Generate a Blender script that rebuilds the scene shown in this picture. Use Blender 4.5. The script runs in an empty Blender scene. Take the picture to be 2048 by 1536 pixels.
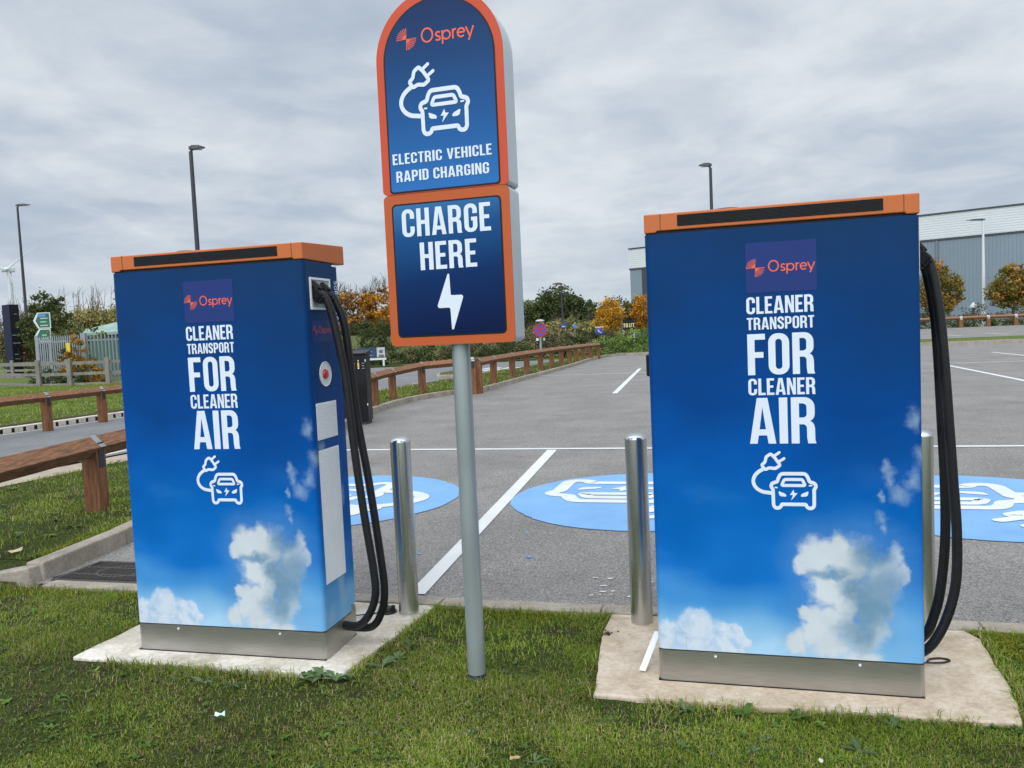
import bpy, math, random
import numpy as np
from math import sin, cos, pi, radians
from mathutils import Vector, Matrix, geometry

# ------------------------------------------------------------------ camera, sky, sun, exposure
scene = bpy.context.scene
COL = scene.collection
EYE = 1.5
PITCH, ROLL = 0.0633, -0.0452
cam_data = bpy.data.cameras.new('camera')
cam = bpy.data.objects.new('camera', cam_data)
COL.objects.link(cam)
fw = Vector((0, cos(PITCH), -sin(PITCH))); up = Vector((0, sin(PITCH), cos(PITCH))); rt = Vector((1, 0, 0))
r2 = cos(ROLL) * rt + sin(ROLL) * up
u2 = -sin(ROLL) * rt + cos(ROLL) * up
cam.matrix_world = Matrix(((r2.x, u2.x, -fw.x, 0), (r2.y, u2.y, -fw.y, 0), (r2.z, u2.z, -fw.z, EYE), (0, 0, 0, 1)))
cam_data.sensor_width = 36
cam_data.lens = 1613 / 2048 * 36
cam_data.clip_start = 0.05
cam_data.clip_end = 4000
scene.camera = cam
scene.view_settings.view_transform = 'Standard'
scene.view_settings.look = 'None'
scene.view_settings.gamma = 1
scene.view_settings.exposure = 0.0

SUN_EL, SUN_AZ = radians(42), radians(200)      # azimuth measured from +Y clockwise: behind the camera
sun_dir = Vector((sin(SUN_AZ) * cos(SUN_EL), cos(SUN_AZ) * cos(SUN_EL), sin(SUN_EL)))
sd = bpy.data.lights.new('sun', 'SUN')
sd.energy = 1.0
sd.angle = radians(35)
sd.color = (1.0, 0.97, 0.93)
sun = bpy.data.objects.new('sun', sd)
COL.objects.link(sun)
sun.rotation_euler = sun_dir.to_track_quat('Z', 'Y').to_euler()


class NG:
    """small helper for writing node trees"""
    def __init__(self, tree):
        self.t = tree; self.nodes = tree.nodes; self.links = tree.links

    def n(self, typ, **kw):
        nd = self.nodes.new(typ)
        for k, v in kw.items():
            setattr(nd, k, v)
        return nd

    def put(self, sock, v):
        if isinstance(v, bpy.types.NodeSocket):
            self.links.new(v, sock)
        elif v is not None:
            if isinstance(v, (tuple, list)) and len(v) == 3 and sock.type == 'RGBA':
                v = (v[0], v[1], v[2], 1)
            sock.default_value = v

    def math(self, op, a, b=0.0, c=None, clamp=False):
        nd = self.n('ShaderNodeMath', operation=op, use_clamp=clamp)
        self.put(nd.inputs[0], a); self.put(nd.inputs[1], b)
        if c is not None:
            self.put(nd.inputs[2], c)
        return nd.outputs[0]

    def vmath(self, op, a, b=None, out=0):
        nd = self.n('ShaderNodeVectorMath', operation=op)
        self.put(nd.inputs[0], a)
        if b is not None:
            if op == 'SCALE':
                self.put(nd.inputs['Scale'], b)
            else:
                self.put(nd.inputs[1], b)
        return nd.outputs[out]

    def length(self, a):
        nd = self.n('ShaderNodeVectorMath', operation='LENGTH')
        self.put(nd.inputs[0], a)
        return nd.outputs['Value']

    def mix(self, f, a, b, blend='MIX'):
        nd = self.n('ShaderNodeMix', data_type='RGBA', blend_type=blend)
        self.put(nd.inputs[0], f); self.put(nd.inputs[6], a); self.put(nd.inputs[7], b)
        return nd.outputs[2]

    def noise(self, vec, scale, detail=4.0, rough=0.55, dist=0.0, col=False):
        nd = self.n('ShaderNodeTexNoise')
        self.put(nd.inputs['Vector'], vec); nd.inputs['Scale'].default_value = scale
        nd.inputs['Detail'].default_value = detail; nd.inputs['Roughness'].default_value = rough
        nd.inputs['Distortion'].default_value = dist
        return nd.outputs['Color' if col else 'Fac']

    def step(self, v, lo, hi, a=0.0, b=1.0):
        nd = self.n('ShaderNodeMapRange', interpolation_type='SMOOTHSTEP')
        self.put(nd.inputs[0], v)
        nd.inputs[1].default_value = lo; nd.inputs[2].default_value = hi
        nd.inputs[3].default_value = a; nd.inputs[4].default_value = b
        return nd.outputs[0]

    def ramp(self, f, stops, interp='LINEAR'):
        nd = self.n('ShaderNodeValToRGB')
        cr = nd.color_ramp; cr.interpolation = interp
        while len(cr.elements) < len(stops):
            cr.elements.new(0.5)
        for e, (p, c) in zip(cr.elements, stops):
            e.position = p; e.color = (c[0], c[1], c[2], 1)
        self.put(nd.inputs[0], f)
        return nd.outputs[0]

    def sep(self, v):
        nd = self.n('ShaderNodeSeparateXYZ'); self.put(nd.inputs[0], v)
        return nd.outputs

    def comb(self, x, y, z=0.0):
        nd = self.n('ShaderNodeCombineXYZ')
        self.put(nd.inputs[0], x); self.put(nd.inputs[1], y); self.put(nd.inputs[2], z)
        return nd.outputs[0]


def lin(c):
    return c / 12.92 if c <= 0.04045 else ((c + 0.055) / 1.055) ** 2.4


def S(r, g, b, k=1.0):
    return tuple(min(lin(v / 255) * k, 0.9) for v in (r, g, b))


# overcast sky: a sky texture under a sheet of broken stratocumulus, brighter towards the veiled sun and the zenith
world = bpy.data.worlds.new('World')
scene.world = world
world.use_nodes = True
w = NG(world.node_tree)
w.nodes.clear()
sky = w.n('ShaderNodeTexSky', sky_type='NISHITA')
sky.sun_disc = False
sky.sun_elevation = SUN_EL
sky.sun_rotation = SUN_AZ
dirn = w.n('ShaderNodeTexCoord').outputs['Generated']
dx, dy, dz = w.sep(dirn)
dzc = w.math('MAXIMUM', dz, 0.0)
inv = w.math('DIVIDE', 1.0, w.math('ADD', dzc, 0.16))
plane = w.comb(w.math('MULTIPLY', dx, inv), w.math('MULTIPLY', dy, inv), 0.0)
warp = w.vmath('SCALE', w.vmath('SUBTRACT', w.noise(plane, 1.3, 3, 0.5, col=True), (0.5, 0.5, 0.5)), 0.5)
pl2 = w.vmath('ADD', plane, warp)
n1 = w.noise(w.vmath('MULTIPLY', pl2, (1.0, 0.8, 1.0)), 0.62, 6, 0.5)
n2 = w.noise(w.vmath('MULTIPLY', pl2, (1.0, 0.85, 1.0)), 3.1, 6, 0.55)
n3 = w.noise(plane, 0.38, 2, 0.5)
dens = w.math('ADD', w.math('ADD', w.math('MULTIPLY', n1, 1.05), w.math('MULTIPLY', n2, 0.62)), w.math('MULTIPLY', n3, 0.3))
cl = w.ramp(w.step(dens, 0.62, 1.21), [(0.0, S(172, 185, 202)), (0.3, S(184, 196, 211)), (0.5, S(196, 207, 219)), (0.75, S(211, 219, 228)), (1.0, S(228, 233, 239))])
cl = w.mix(w.step(dz, 0.0, 0.2, 0.5, 0.0), cl, S(207, 217, 226))
vdot = w.n('ShaderNodeVectorMath', operation='DOT_PRODUCT')
w.put(vdot.inputs[0], dirn); vdot.inputs[1].default_value = sun_dir
glow = w.math('MULTIPLY', w.step(vdot.outputs['Value'], -0.1, 1.0), 1.7)
zen = w.step(dz, 0.42, 1.0, 0.0, 1.0)
gain = w.math('ADD', w.math('ADD', 1.0, glow), zen)
clouds = w.vmath('SCALE', cl, w.math('MULTIPLY', gain, 10.0))
mixed = w.mix(0.97, sky.outputs[0], clouds)
bg = w.n('ShaderNodeBackground')
w.put(bg.inputs[0], mixed)
bg.inputs[1].default_value = 0.1
wo = w.n('ShaderNodeOutputWorld')
w.links.new(bg.outputs[0], wo.inputs[0])

# ------------------------------------------------------------------ helpers
random.seed(7)
RNG = np.random.default_rng(11)


def tag(o, label=None, cat=None, group=None, kind=None):
    if label: o['label'] = label
    if cat: o['category'] = cat
    if group: o['group'] = group
    if kind: o['kind'] = kind
    return o


def thing(name, label, cat, loc=(0, 0, 0), rz=0.0, group=None):
    o = bpy.data.objects.new(name, None)
    o.empty_display_size = 0.1
    COL.objects.link(o)
    o.location = loc; o.rotation_euler = (0, 0, rz)
    return tag(o, label, cat, group)


def copy_tree(o, parent=None):
    c = o.copy(); COL.objects.link(c)
    c.parent = parent
    for ch in list(o.children):
        copy_tree(ch, c)
    return c


class MB:
    """collects polygons and links them as one mesh object"""
    def __init__(self):
        self.v = []; self.f = []; self.m = []; self.cur = 0

    def add(self, vs, fs):
        b = len(self.v)
        self.v += [tuple(p) for p in vs]
        for f in fs:
            self.f.append([b + i for i in f]); self.m.append(self.cur)
        return self

    def box(self, x0, x1, y0, y1, z0, z1):
        vs = [(x0, y0, z0), (x1, y0, z0), (x1, y1, z0), (x0, y1, z0), (x0, y0, z1), (x1, y0, z1), (x1, y1, z1), (x0, y1, z1)]
        return self.add(vs, [(0, 3, 2, 1), (4, 5, 6, 7), (0, 1, 5, 4), (1, 2, 6, 5), (2, 3, 7, 6), (3, 0, 4, 7)])

    def obox(self, c, ax, ay, az, hx, hy, hz):
        c = Vector(c); ax = Vector(ax).normalized() * hx; ay = Vector(ay).normalized() * hy; az = Vector(az).normalized() * hz
        vs = [c + sx * ax + sy * ay + sz * az for sz in (-1, 1) for sx, sy in ((-1, -1), (1, -1), (1, 1), (-1, 1))]
        return self.add(vs, [(0, 3, 2, 1), (4, 5, 6, 7), (0, 1, 5, 4), (1, 2, 6, 5), (2, 3, 7, 6), (3, 0, 4, 7)])

    def prism(self, poly, z0, z1, caps=True):
        """poly: counter-clockwise xy outline, z0/z1 numbers or per-vertex lists"""
        n = len(poly)
        za = z0 if isinstance(z0, (list, tuple)) else [z0] * n
        zb = z1 if isinstance(z1, (list, tuple)) else [z1] * n
        vs = [(p[0], p[1], za[i]) for i, p in enumerate(poly)] + [(p[0], p[1], zb[i]) for i, p in enumerate(poly)]
        fs = [(i, (i + 1) % n, n + (i + 1) % n, n + i) for i in range(n)]
        if caps:
            fs += [tuple(range(n - 1, -1, -1)), tuple(range(n, 2 * n))]
        return self.add(vs, fs)

    def slab(self, poly, y0, y1):
        """poly: xz outline counter-clockwise seen from -y; extruded from y0 (front) to y1"""
        n = len(poly)
        vs = [(p[0], y0, p[1]) for p in poly] + [(p[0], y1, p[1]) for p in poly]
        fs = [(i, n + i, n + (i + 1) % n, (i + 1) % n) for i in range(n)]
        fs += [tuple(range(n)), tuple(range(2 * n - 1, n - 1, -1))]
        return self.add(vs, fs)

    def tube(self, path, r, n=10, caps=True):
        path = [Vector(p) for p in path]
        rs = r if isinstance(r, (list, tuple)) else [r] * len(path)
        vs = []; fs = []
        ref = None
        for i, p in enumerate(path):
            d = (path[min(i + 1, len(path) - 1)] - path[max(i - 1, 0)]).normalized()
            if ref is None:
                ref = Vector((0, 0, 1)) if abs(d.z) < 0.9 else Vector((1, 0, 0))
            a = d.cross(ref).normalized(); b = a.cross(d).normalized(); ref = b
            for k in range(n):
                t = 2 * pi * k / n
                vs.append(p + rs[i] * (cos(t) * a + sin(t) * b))
        for i in range(len(path) - 1):
            for k in range(n):
                fs.append((i * n + k, (i + 1) * n + k, (i + 1) * n + (k + 1) % n, i * n + (k + 1) % n))
        if caps:
            fs.append(tuple(range(n)))
            m = (len(path) - 1) * n
            fs.append(tuple(m + k for k in range(n - 1, -1, -1)))
        return self.add(vs, fs)

    def lathe(self, prof, c=(0, 0, 0), ax=(0, 0, 1), n=24):
        """prof: (radius, height) pairs along axis ax"""
        az = Vector(ax).normalized()
        a = az.orthogonal().normalized(); b = az.cross(a)
        c = Vector(c); vs = []; fs = []
        for r, h in prof:
            for k in range(n):
                t = 2 * pi * k / n
                vs.append(c + az * h + r * (cos(t) * a + sin(t) * b))
        for i in range(len(prof) - 1):
            for k in range(n):
                fs.append((i * n + k, i * n + (k + 1) % n, (i + 1) * n + (k + 1) % n, (i + 1) * n + k))
        if prof[-1][0] > 1e-4:
            fs.append(tuple((len(prof) - 1) * n + k for k in range(n)))
        if prof[0][0] > 1e-4:
            fs.append(tuple(range(n - 1, -1, -1)))
        return self.add(vs, fs)

    def tess(self, loops, f3):
        """fill an outline with holes; f3 maps the 2-d point to 3-d"""
        tl = [[Vector((p[0], p[1], 0)) for p in lp] for lp in loops]
        flat = [p for lp in tl for p in lp]
        tris = geometry.tessellate_polygon(tl)
        fs = []
        for t in tris:
            a, b, c = (flat[i] for i in t)
            ar = (b - a).cross(c - a).z
            if abs(ar) < 1e-12: continue
            fs.append(tuple(t) if ar > 0 else tuple(reversed(t)))
        return self.add([f3(p.x, p.y) for p in flat], fs)

    def build(self, name, mat=None, parent=None, smooth=False, bevel=0.0, seg=2, loc=None):
        me = bpy.data.meshes.new(name)
        me.from_pydata(self.v, [], self.f)
        mats = mat if isinstance(mat, (list, tuple)) else [mat]
        for q in mats:
            if q: me.materials.append(q)
        if len(mats) > 1:
            me.polygons.foreach_set('material_index', self.m)
        if smooth:
            me.polygons.foreach_set('use_smooth', [True] * len(me.polygons))
            me.set_sharp_from_angle(angle=radians(40))
        me.update()
        o = bpy.data.objects.new(name, me)
        COL.objects.link(o)
        if parent: o.parent = parent
        if loc: o.location = loc
        if bevel:
            b = o.modifiers.new('bevel', 'BEVEL'); b.width = bevel; b.segments = seg; b.limit_method = 'ANGLE'; b.angle_limit = radians(40)
        return o


def np_mesh(name, v, tri=None, quad=None, col=None, mat=None, parent=None):
    me = bpy.data.meshes.new(name)
    loops = []; starts = []; s = 0
    for f, k in ((tri, 3), (quad, 4)):
        if f is not None and len(f):
            loops.append(np.asarray(f, np.int32).ravel())
            starts.append(np.arange(len(f), dtype=np.int32) * k + s); s += len(f) * k
    loops = np.concatenate(loops); starts = np.concatenate(starts)
    me.vertices.add(len(v)); me.vertices.foreach_set('co', np.asarray(v, np.float32).ravel())
    me.loops.add(len(loops)); me.loops.foreach_set('vertex_index', loops)
    me.polygons.add(len(starts)); me.polygons.foreach_set('loop_start', starts)
    me.update(calc_edges=True)
    me.validate()
    if col is not None:
        at = me.color_attributes.new('tone', 'FLOAT_COLOR', 'POINT')
        c4 = np.ones((len(v), 4), np.float32); c4[:, :3] = col
        at.data.foreach_set('color', c4.ravel())
    if mat: me.materials.append(mat)
    o = bpy.data.objects.new(name, me); COL.objects.link(o)
    if parent: o.parent = parent
    return o


def vnoise(x, y, seed=0):
    """2-d value noise, 0..1"""
    xi = np.floor(x).astype(np.int64); yi = np.floor(y).astype(np.int64)
    fx = x - xi; fy = y - yi
    fx = fx * fx * (3 - 2 * fx); fy = fy * fy * (3 - 2 * fy)

    def h(a, b):
        k = (a * 374761393 + b * 668265263 + seed * 974711) & 0x7fffffff
        k = ((k ^ (k >> 13)) * 1274126177) & 0x7fffffff
        return ((k ^ (k >> 16)) & 0xffff) / 65535.0
    return (h(xi, yi) * (1 - fx) + h(xi + 1, yi) * fx) * (1 - fy) + (h(xi, yi + 1) * (1 - fx) + h(xi + 1, yi + 1) * fx) * fy


def fbm(x, y, seed=0, oct=4):
    a = 0.5; s = 0; t = 0
    for i in range(oct):
        s = s + a * vnoise(x * 2 ** i, y * 2 ** i, seed + i); t += a; a *= 0.5
    return s / t


def inpoly(px, py, poly):
    r = np.zeros(len(px), bool); n = len(poly)
    for i in range(n):
        x0, y0 = poly[i]; x1, y1 = poly[(i + 1) % n]
        c = ((y0 > py) != (y1 > py))
        with np.errstate(divide='ignore', invalid='ignore'):
            r ^= c & (px < (x1 - x0) * (py - y0) / (y1 - y0 + 1e-12) + x0)
    return r


# ------------------------------------------------------------------ materials
def new_mat(name):
    m = bpy.data.materials.new(name); m.use_nodes = True
    g = NG(m.node_tree); g.nodes.clear()
    b = g.n('ShaderNodeBsdfPrincipled'); o = g.n('ShaderNodeOutputMaterial')
    g.links.new(b.outputs[0], o.inputs[0])
    return m, g, b


def M(name, col, rough=0.6, metal=0.0, var=0.12, scale=6.0, bump=0.0, bscale=60.0, spec=0.5, stretch=(1, 1, 1), col2=None, v2=(0.45, 0.65)):
    m, g, b = new_mat(name)
    oc = g.vmath('MULTIPLY', g.n('ShaderNodeTexCoord').outputs['Object'], stretch)
    nz = g.noise(oc, scale, 5, 0.6)
    c = g.mix(1.0, col, g.ramp(nz, [(0.25, (1 - var,) * 3), (0.75, (1 + var,) * 3)]), 'MULTIPLY')
    if col2:
        c = g.mix(g.step(g.noise(oc, scale * 0.6, 6, 0.65), v2[0], v2[1]), c, col2)
    g.put(b.inputs['Base Color'], c)
    g.put(b.inputs['Roughness'], g.step(g.noise(oc, scale * 2.3, 4, 0.6), 0.2, 0.8, max(rough - 0.08, 0.02), min(rough + 0.08, 1)))
    b.inputs['Metallic'].default_value = metal
    b.inputs['Specular IOR Level'].default_value = spec
    if bump:
        bn = g.n('ShaderNodeBump'); bn.inputs['Strength'].default_value = bump; bn.inputs['Distance'].default_value = 0.01
        g.put(bn.inputs['Height'], g.noise(oc, bscale, 5, 0.6)); g.links.new(bn.outputs[0], b.inputs['Normal'])
    return m


def leaf_mat(name):
    m, g, b = new_mat(name)
    at = g.n('ShaderNodeAttribute', attribute_name='tone')
    g.put(b.inputs['Base Color'], at.outputs['Color'])
    b.inputs['Roughness'].default_value = 0.6
    b.inputs['Specular IOR Level'].default_value = 0.1
    tr = g.n('ShaderNodeBsdfTranslucent'); g.put(tr.inputs[0], at.outputs['Color'])
    mx = g.n('ShaderNodeMixShader'); mx.inputs[0].default_value = 0.3
    g.links.new(b.outputs[0], mx.inputs[1]); g.links.new(tr.outputs[0], mx.inputs[2])
    g.links.new(mx.outputs[0], [n for n in g.nodes if n.type == 'OUTPUT_MATERIAL'][0].inputs[0])
    return m


LEAF = leaf_mat('leaf')
WOOD = M('timber', (0.20, 0.088, 0.040), 0.8, var=0.45, scale=10, bump=0.8, bscale=30, stretch=(5, 5, 0.5), spec=.25, col2=(0.12, 0.05, 0.028))
WOODR = M('timber_rail', (0.235, 0.112, 0.056), 0.78, var=0.45, scale=12, bump=0.8, bscale=30, stretch=(6, 0.5, 6), col2=(0.125, 0.062, 0.036), spec=.25)
STRAP = M('strap_steel', (0.36, 0.37, 0.38), 0.42, 0.7, var=0.2)
STRAPD = M('strap_dark', (0.025, 0.025, 0.028), 0.5, 0.2)
GREYWOOD = M('weathered_wood', (0.19, 0.178, 0.15), 0.9, var=0.3, scale=8, bump=0.4, stretch=(1, 1, 0.3), col2=(0.15, 0.14, 0.11))
GALV = M('galvanised', (0.25, 0.28, 0.295), 0.55, 0.35, var=0.15, scale=12)
BLACKP = M('black_paint', (0.008, 0.008, 0.009), 0.4, var=0.3, scale=3, spec=0.22)
RUBBER = M('rubber', (0.010, 0.010, 0.012), 0.42, var=0.3, scale=30, spec=0.3)
BLACKPL = M('black_plastic', (0.008, 0.008, 0.010), 0.45, var=0.2, scale=20, spec=.25)
ORANGE_CAP = M('orange_cap', S(184, 100, 52), 0.55, var=0.04, scale=3, spec=.3)
ORANGE_UP = M('orange_sign_upper', S(190, 74, 46), 0.5, var=0.04, scale=3, spec=.25)
ORANGE_LO = M('orange_sign_lower', S(176, 84, 42), 0.5, var=0.04, scale=3, spec=.25)
DECAL = M('vinyl_white', (0.62, 0.68, 0.76), 0.5, var=0.04, scale=4)
DECALO = M('vinyl_orange', S(214, 92, 58), 0.5, var=0.03)
DECALOS = M('vinyl_orange_faded', S(165, 70, 75), 0.45, var=0.03)
PURPLE = M('vinyl_purple', S(30, 50, 110), 0.5, var=0.05, spec=.2)
WHITE_PL = M('white_plastic', (0.72, 0.74, 0.77), 0.5, var=0.04)
GREY_PL = M('grey_plastic', (0.33, 0.36, 0.37), 0.5, var=0.08)
RED_PL = M('red_plastic', (0.5, 0.02, 0.02), 0.3, var=0.05)
SIGNGREY = M('sign_grey', S(172, 182, 188), 0.38, var=0.05, scale=2)
POLE = M('pole_paint', S(160, 168, 170), 0.34, 0.55, var=0.08, scale=3, stretch=(1, 1, 0.5), bump=0.08, bscale=120)
DKBLUE = M('dark_blue', S(24, 42, 74), 0.6)
LAMPDK = M('lamp_dark', (0.032, 0.033, 0.042), 0.5, 0.2)
WHITEST = M('white_steel', (0.55, 0.57, 0.58), 0.5, var=0.06)


def steel(name, base, rough, stretch, bands=0.0):
    m, g, b = new_mat(name)
    oc = g.n('ShaderNodeTexCoord').outputs['Object']
    st = g.noise(g.vmath('MULTIPLY', oc, stretch), 40, 4, 0.6)
    c = g.mix(1.0, base, g.ramp(st, [(0.3, (0.86,) * 3), (0.7, (1.1,) * 3)]), 'MULTIPLY')
    stain = g.step(g.noise(g.vmath('MULTIPLY', oc, (2, 2, 0.8)), 3, 6, 0.65), 0.55, 0.85)
    c = g.mix(g.math('MULTIPLY', stain, 0.15), c, (0.30, 0.28, 0.25))
    g.put(b.inputs['Base Color'], c)
    b.inputs['Metallic'].default_value = 0.9
    g.put(b.inputs['Roughness'], g.step(st, 0.2, 0.8, rough - 0.07, rough + 0.1))
    b.inputs['Anisotropic'].default_value = 0.4
    return m


STEEL_B = M('stainless_bollard', (0.52, 0.52, 0.51), 0.27, 0.95, var=0.06, scale=3, stretch=(1, 1, .2))
STEEL_P = steel('stainless_plinth', (0.46, 0.45, 0.43), 0.36, (0.25, 0.25, 8))


def wrap_mat():
    """printed vinyl: deep blue sky with cumulus, drawn in unrolled cabinet coordinates (metres)"""
    m, g, b = new_mat('printed_sky_wrap')
    x, y, z = g.sep(g.n('ShaderNodeTexCoord').outputs['Object'])
    u = g.math('ADD', x, y)
    p = g.comb(u, z, 0.0)
    K = 0.80
    lowf = g.noise(g.vmath('MULTIPLY', p, (1.0, 1.6, 1)), 1.5, 2, 0.5)
    zz = g.math('ADD', z, g.math('MULTIPLY', g.math('SUBTRACT', lowf, 0.5), 0.75))
    zz = g.math('ADD', zz, g.math('MULTIPLY', g.math('SUBTRACT', u, 0.5), 0.10))
    base = g.ramp(g.math('DIVIDE', zz, 2.0), [(0.06, S(172, 212, 240, K)), (0.11, S(132, 188, 230, K)), (0.17, S(72, 150, 214, K)),
                  (0.24, S(20, 116, 200, K)), (0.34, S(4, 102, 184, K)), (0.46, S(0, 86, 168, K)), (0.60, S(0, 70, 142, K)), (0.76, S(4, 62, 122, K)), (0.95, S(18, 58, 104, K))])
    streak = g.step(g.noise(g.vmath('MULTIPLY', p, (0.7, 1.6, 1)), 2.2, 4, 0.55), 0.5, 0.75)
    base = g.mix(g.math('MULTIPLY', streak, g.step(z, 1.1, 0.4, 0.0, 0.35)), base, S(92, 160, 220, K))
    wv = g.vmath('SUBTRACT', g.noise(p, 6, 4, 0.55, col=True), (0.5, 0.5, 0.5))
    wv2 = g.vmath('SUBTRACT', g.noise(p, 22, 6, 0.65, col=True), (0.5, 0.5, 0.5))
    q = g.vmath('ADD', p, g.vmath('MULTIPLY', g.vmath('ADD', g.vmath('SCALE', wv, 0.11), g.vmath('SCALE', wv2, 0.05)), (1, 1, 0)))
    det = g.math('SUBTRACT', g.noise(p, 13, 8, 0.62), 0.5)

    def field(blobs, k=0.12):
        acc = None
        for cu, cv, ru, rv in blobs:
            d = g.length(g.vmath('MULTIPLY', g.vmath('SUBTRACT', q, (cu, cv, 0)), (1 / ru, 1 / rv, 0)))
            f = g.math('SUBTRACT', 1.0, d)
            acc = f if acc is None else g.math('SMOOTH_MAX', acc, f, k)
        return acc
    big = field([(.655, .545, .095, .095), (.72, .59, .07, .06), (.60, .525, .045, .05), (.76, .52, .11, .12), (.89, .47, .085, .12), (.915, .555, .045, .055), (.95, .49, .03, .07), (.745, .40, .09, .11), (.84, .36, .08, .12), (.89, .37, .045, .07),
                 (.665, .43, .075, .10), (.71, .30, .095, .10), (.63, .30, .065, .06), (.595, .325, .03, .03), (.62, .23, .065, .07), (.565, .19, .05, .065), (.69, .19, .10, .08), (.80, .23, .10, .10), (.81, .14, .09, .05), (.86, .27, .06, .09)])
    left = field([(.155, .245, .085, .085), (.05, .185, .09, .08), (.235, .205, .09, .08), (.315, .225, .045, .05), (.345, .175, .04, .04), (-.02, .2, .06, .06), (.2, .15, .16, .04)])
    wis = field([(.915, .915, .022, .035), (.925, .87, .03, .05), (.955, .81, .04, .05), (.88, .795, .012, .03), (.875, .705, .025, .035), (.885, .66, .015, .03),
                 (1.03, .95, .04, .06), (1.0, .87, .03, .05), (1.005, 1.09, .025, .05), (1.10, 1.0, .05, .04), (1.22, .31, .04, .15), (1.10, .19, .05, .05), (1.28, .75, .03, .08)], 0.2)
    fb = g.math('ADD', big, g.math('MULTIPLY', det, 0.9))
    f1 = g.step(fb, -0.14, 0.55)
    f2 = g.step(g.math('ADD', left, g.math('MULTIPLY', det, 0.8)), -0.08, 0.28)
    f3 = g.math('MULTIPLY', g.step(g.math('ADD', wis, g.math('MULTIPLY', det, 1.5)), -0.25, 1.2), 0.55)
    veil = g.math('MULTIPLY', g.step(big, -1.3, 0.2), 0.22)
    base = g.mix(veil, base, S(120, 165, 200, K))
    grey = field([(.84, .555, .06, .06), (.70, .485, .08, .02), (.885, .40, .07, .10), (.83, .37, .07, .12), (.77, .43, .05, .04), (.80, .25, .07, .07)], 0.3)
    tone = g.math('ADD', g.step(grey, -0.9, 0.7, 0.0, 0.95), g.math('MULTIPLY', g.math('SUBTRACT', g.noise(q, 8, 6, 0.6), 0.5), 0.75), clamp=True)
    body = g.mix(tone, S(203, 211, 216, 0.86), S(112, 148, 172, 0.86))
    puff = g.math('SUBTRACT', g.noise(q, 15, 6, 0.6), 0.5)
    lbody = g.mix(g.step(puff, -0.12, 0.2), S(200, 211, 222, 0.9), S(158, 186, 212, 0.9))
    # the right-hand rim thins out into the blue
    f1 = g.math('MULTIPLY', f1, g.step(u, 0.80, 1.0, 1.0, 0.72))
    c = g.mix(f1, base, body)
    c = g.mix(f2, c, lbody)
    c = g.mix(f3, c, S(165, 190, 208, 0.85))
    mott = g.noise(g.vmath('MULTIPLY', p, (1, 1, 1)), 3.5, 5, 0.6)
    c = g.mix(1.0, c, g.ramp(mott, [(0.3, (0.93,) * 3), (0.7, (1.06,) * 3)]), 'MULTIPLY')
    # vertical dirt runs at the foot
    run = g.step(g.noise(g.vmath('MULTIPLY', p, (70, 2.5, 1)), 1.0, 4, 0.6), 0.56, 0.72)
    run = g.math('MULTIPLY', run, g.math('MULTIPLY', g.step(z, 0.30, 0.15), g.step(x, 0.30, 0.02)))
    c = g.mix(g.math('MULTIPLY', run, 0.6), c, (0.12, 0.12, 0.12))
    g.put(b.inputs['Base Color'], c)
    b.inputs['Roughness'].default_value = 0.42
    b.inputs['Specular IOR Level'].default_value = 0.09
    return m


WRAP = wrap_mat()


def face_grad(name, stops, z0, z1, tilt=0.0):
    m, g, b = new_mat(name)
    x, y, z = g.sep(g.n('ShaderNodeTexCoord').outputs['Object'])
    t = g.math('DIVIDE', g.math('SUBTRACT', g.math('ADD', z, g.math('MULTIPLY', x, tilt)), z0), z1 - z0)
    g.put(b.inputs['Base Color'], g.ramp(t, stops))
    b.inputs['Roughness'].default_value = 0.35
    b.inputs['Specular IOR Level'].default_value = 0.12
    return m


SIGN_UP = face_grad('sign_face_upper', [(0.0, S(44, 106, 172)), (0.35, S(30, 84, 142)), (0.7, S(24, 62, 108)), (1.0, S(24, 44, 84))], 2.11, 2.90)
SIGN_LO = face_grad('sign_face_lower', [(0.0, S(0, 20, 62)), (0.4, S(0, 40, 88)), (0.75, S(18, 74, 126)), (1.0, S(54, 108, 158))], 1.49, 2.06, -0.12)


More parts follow.
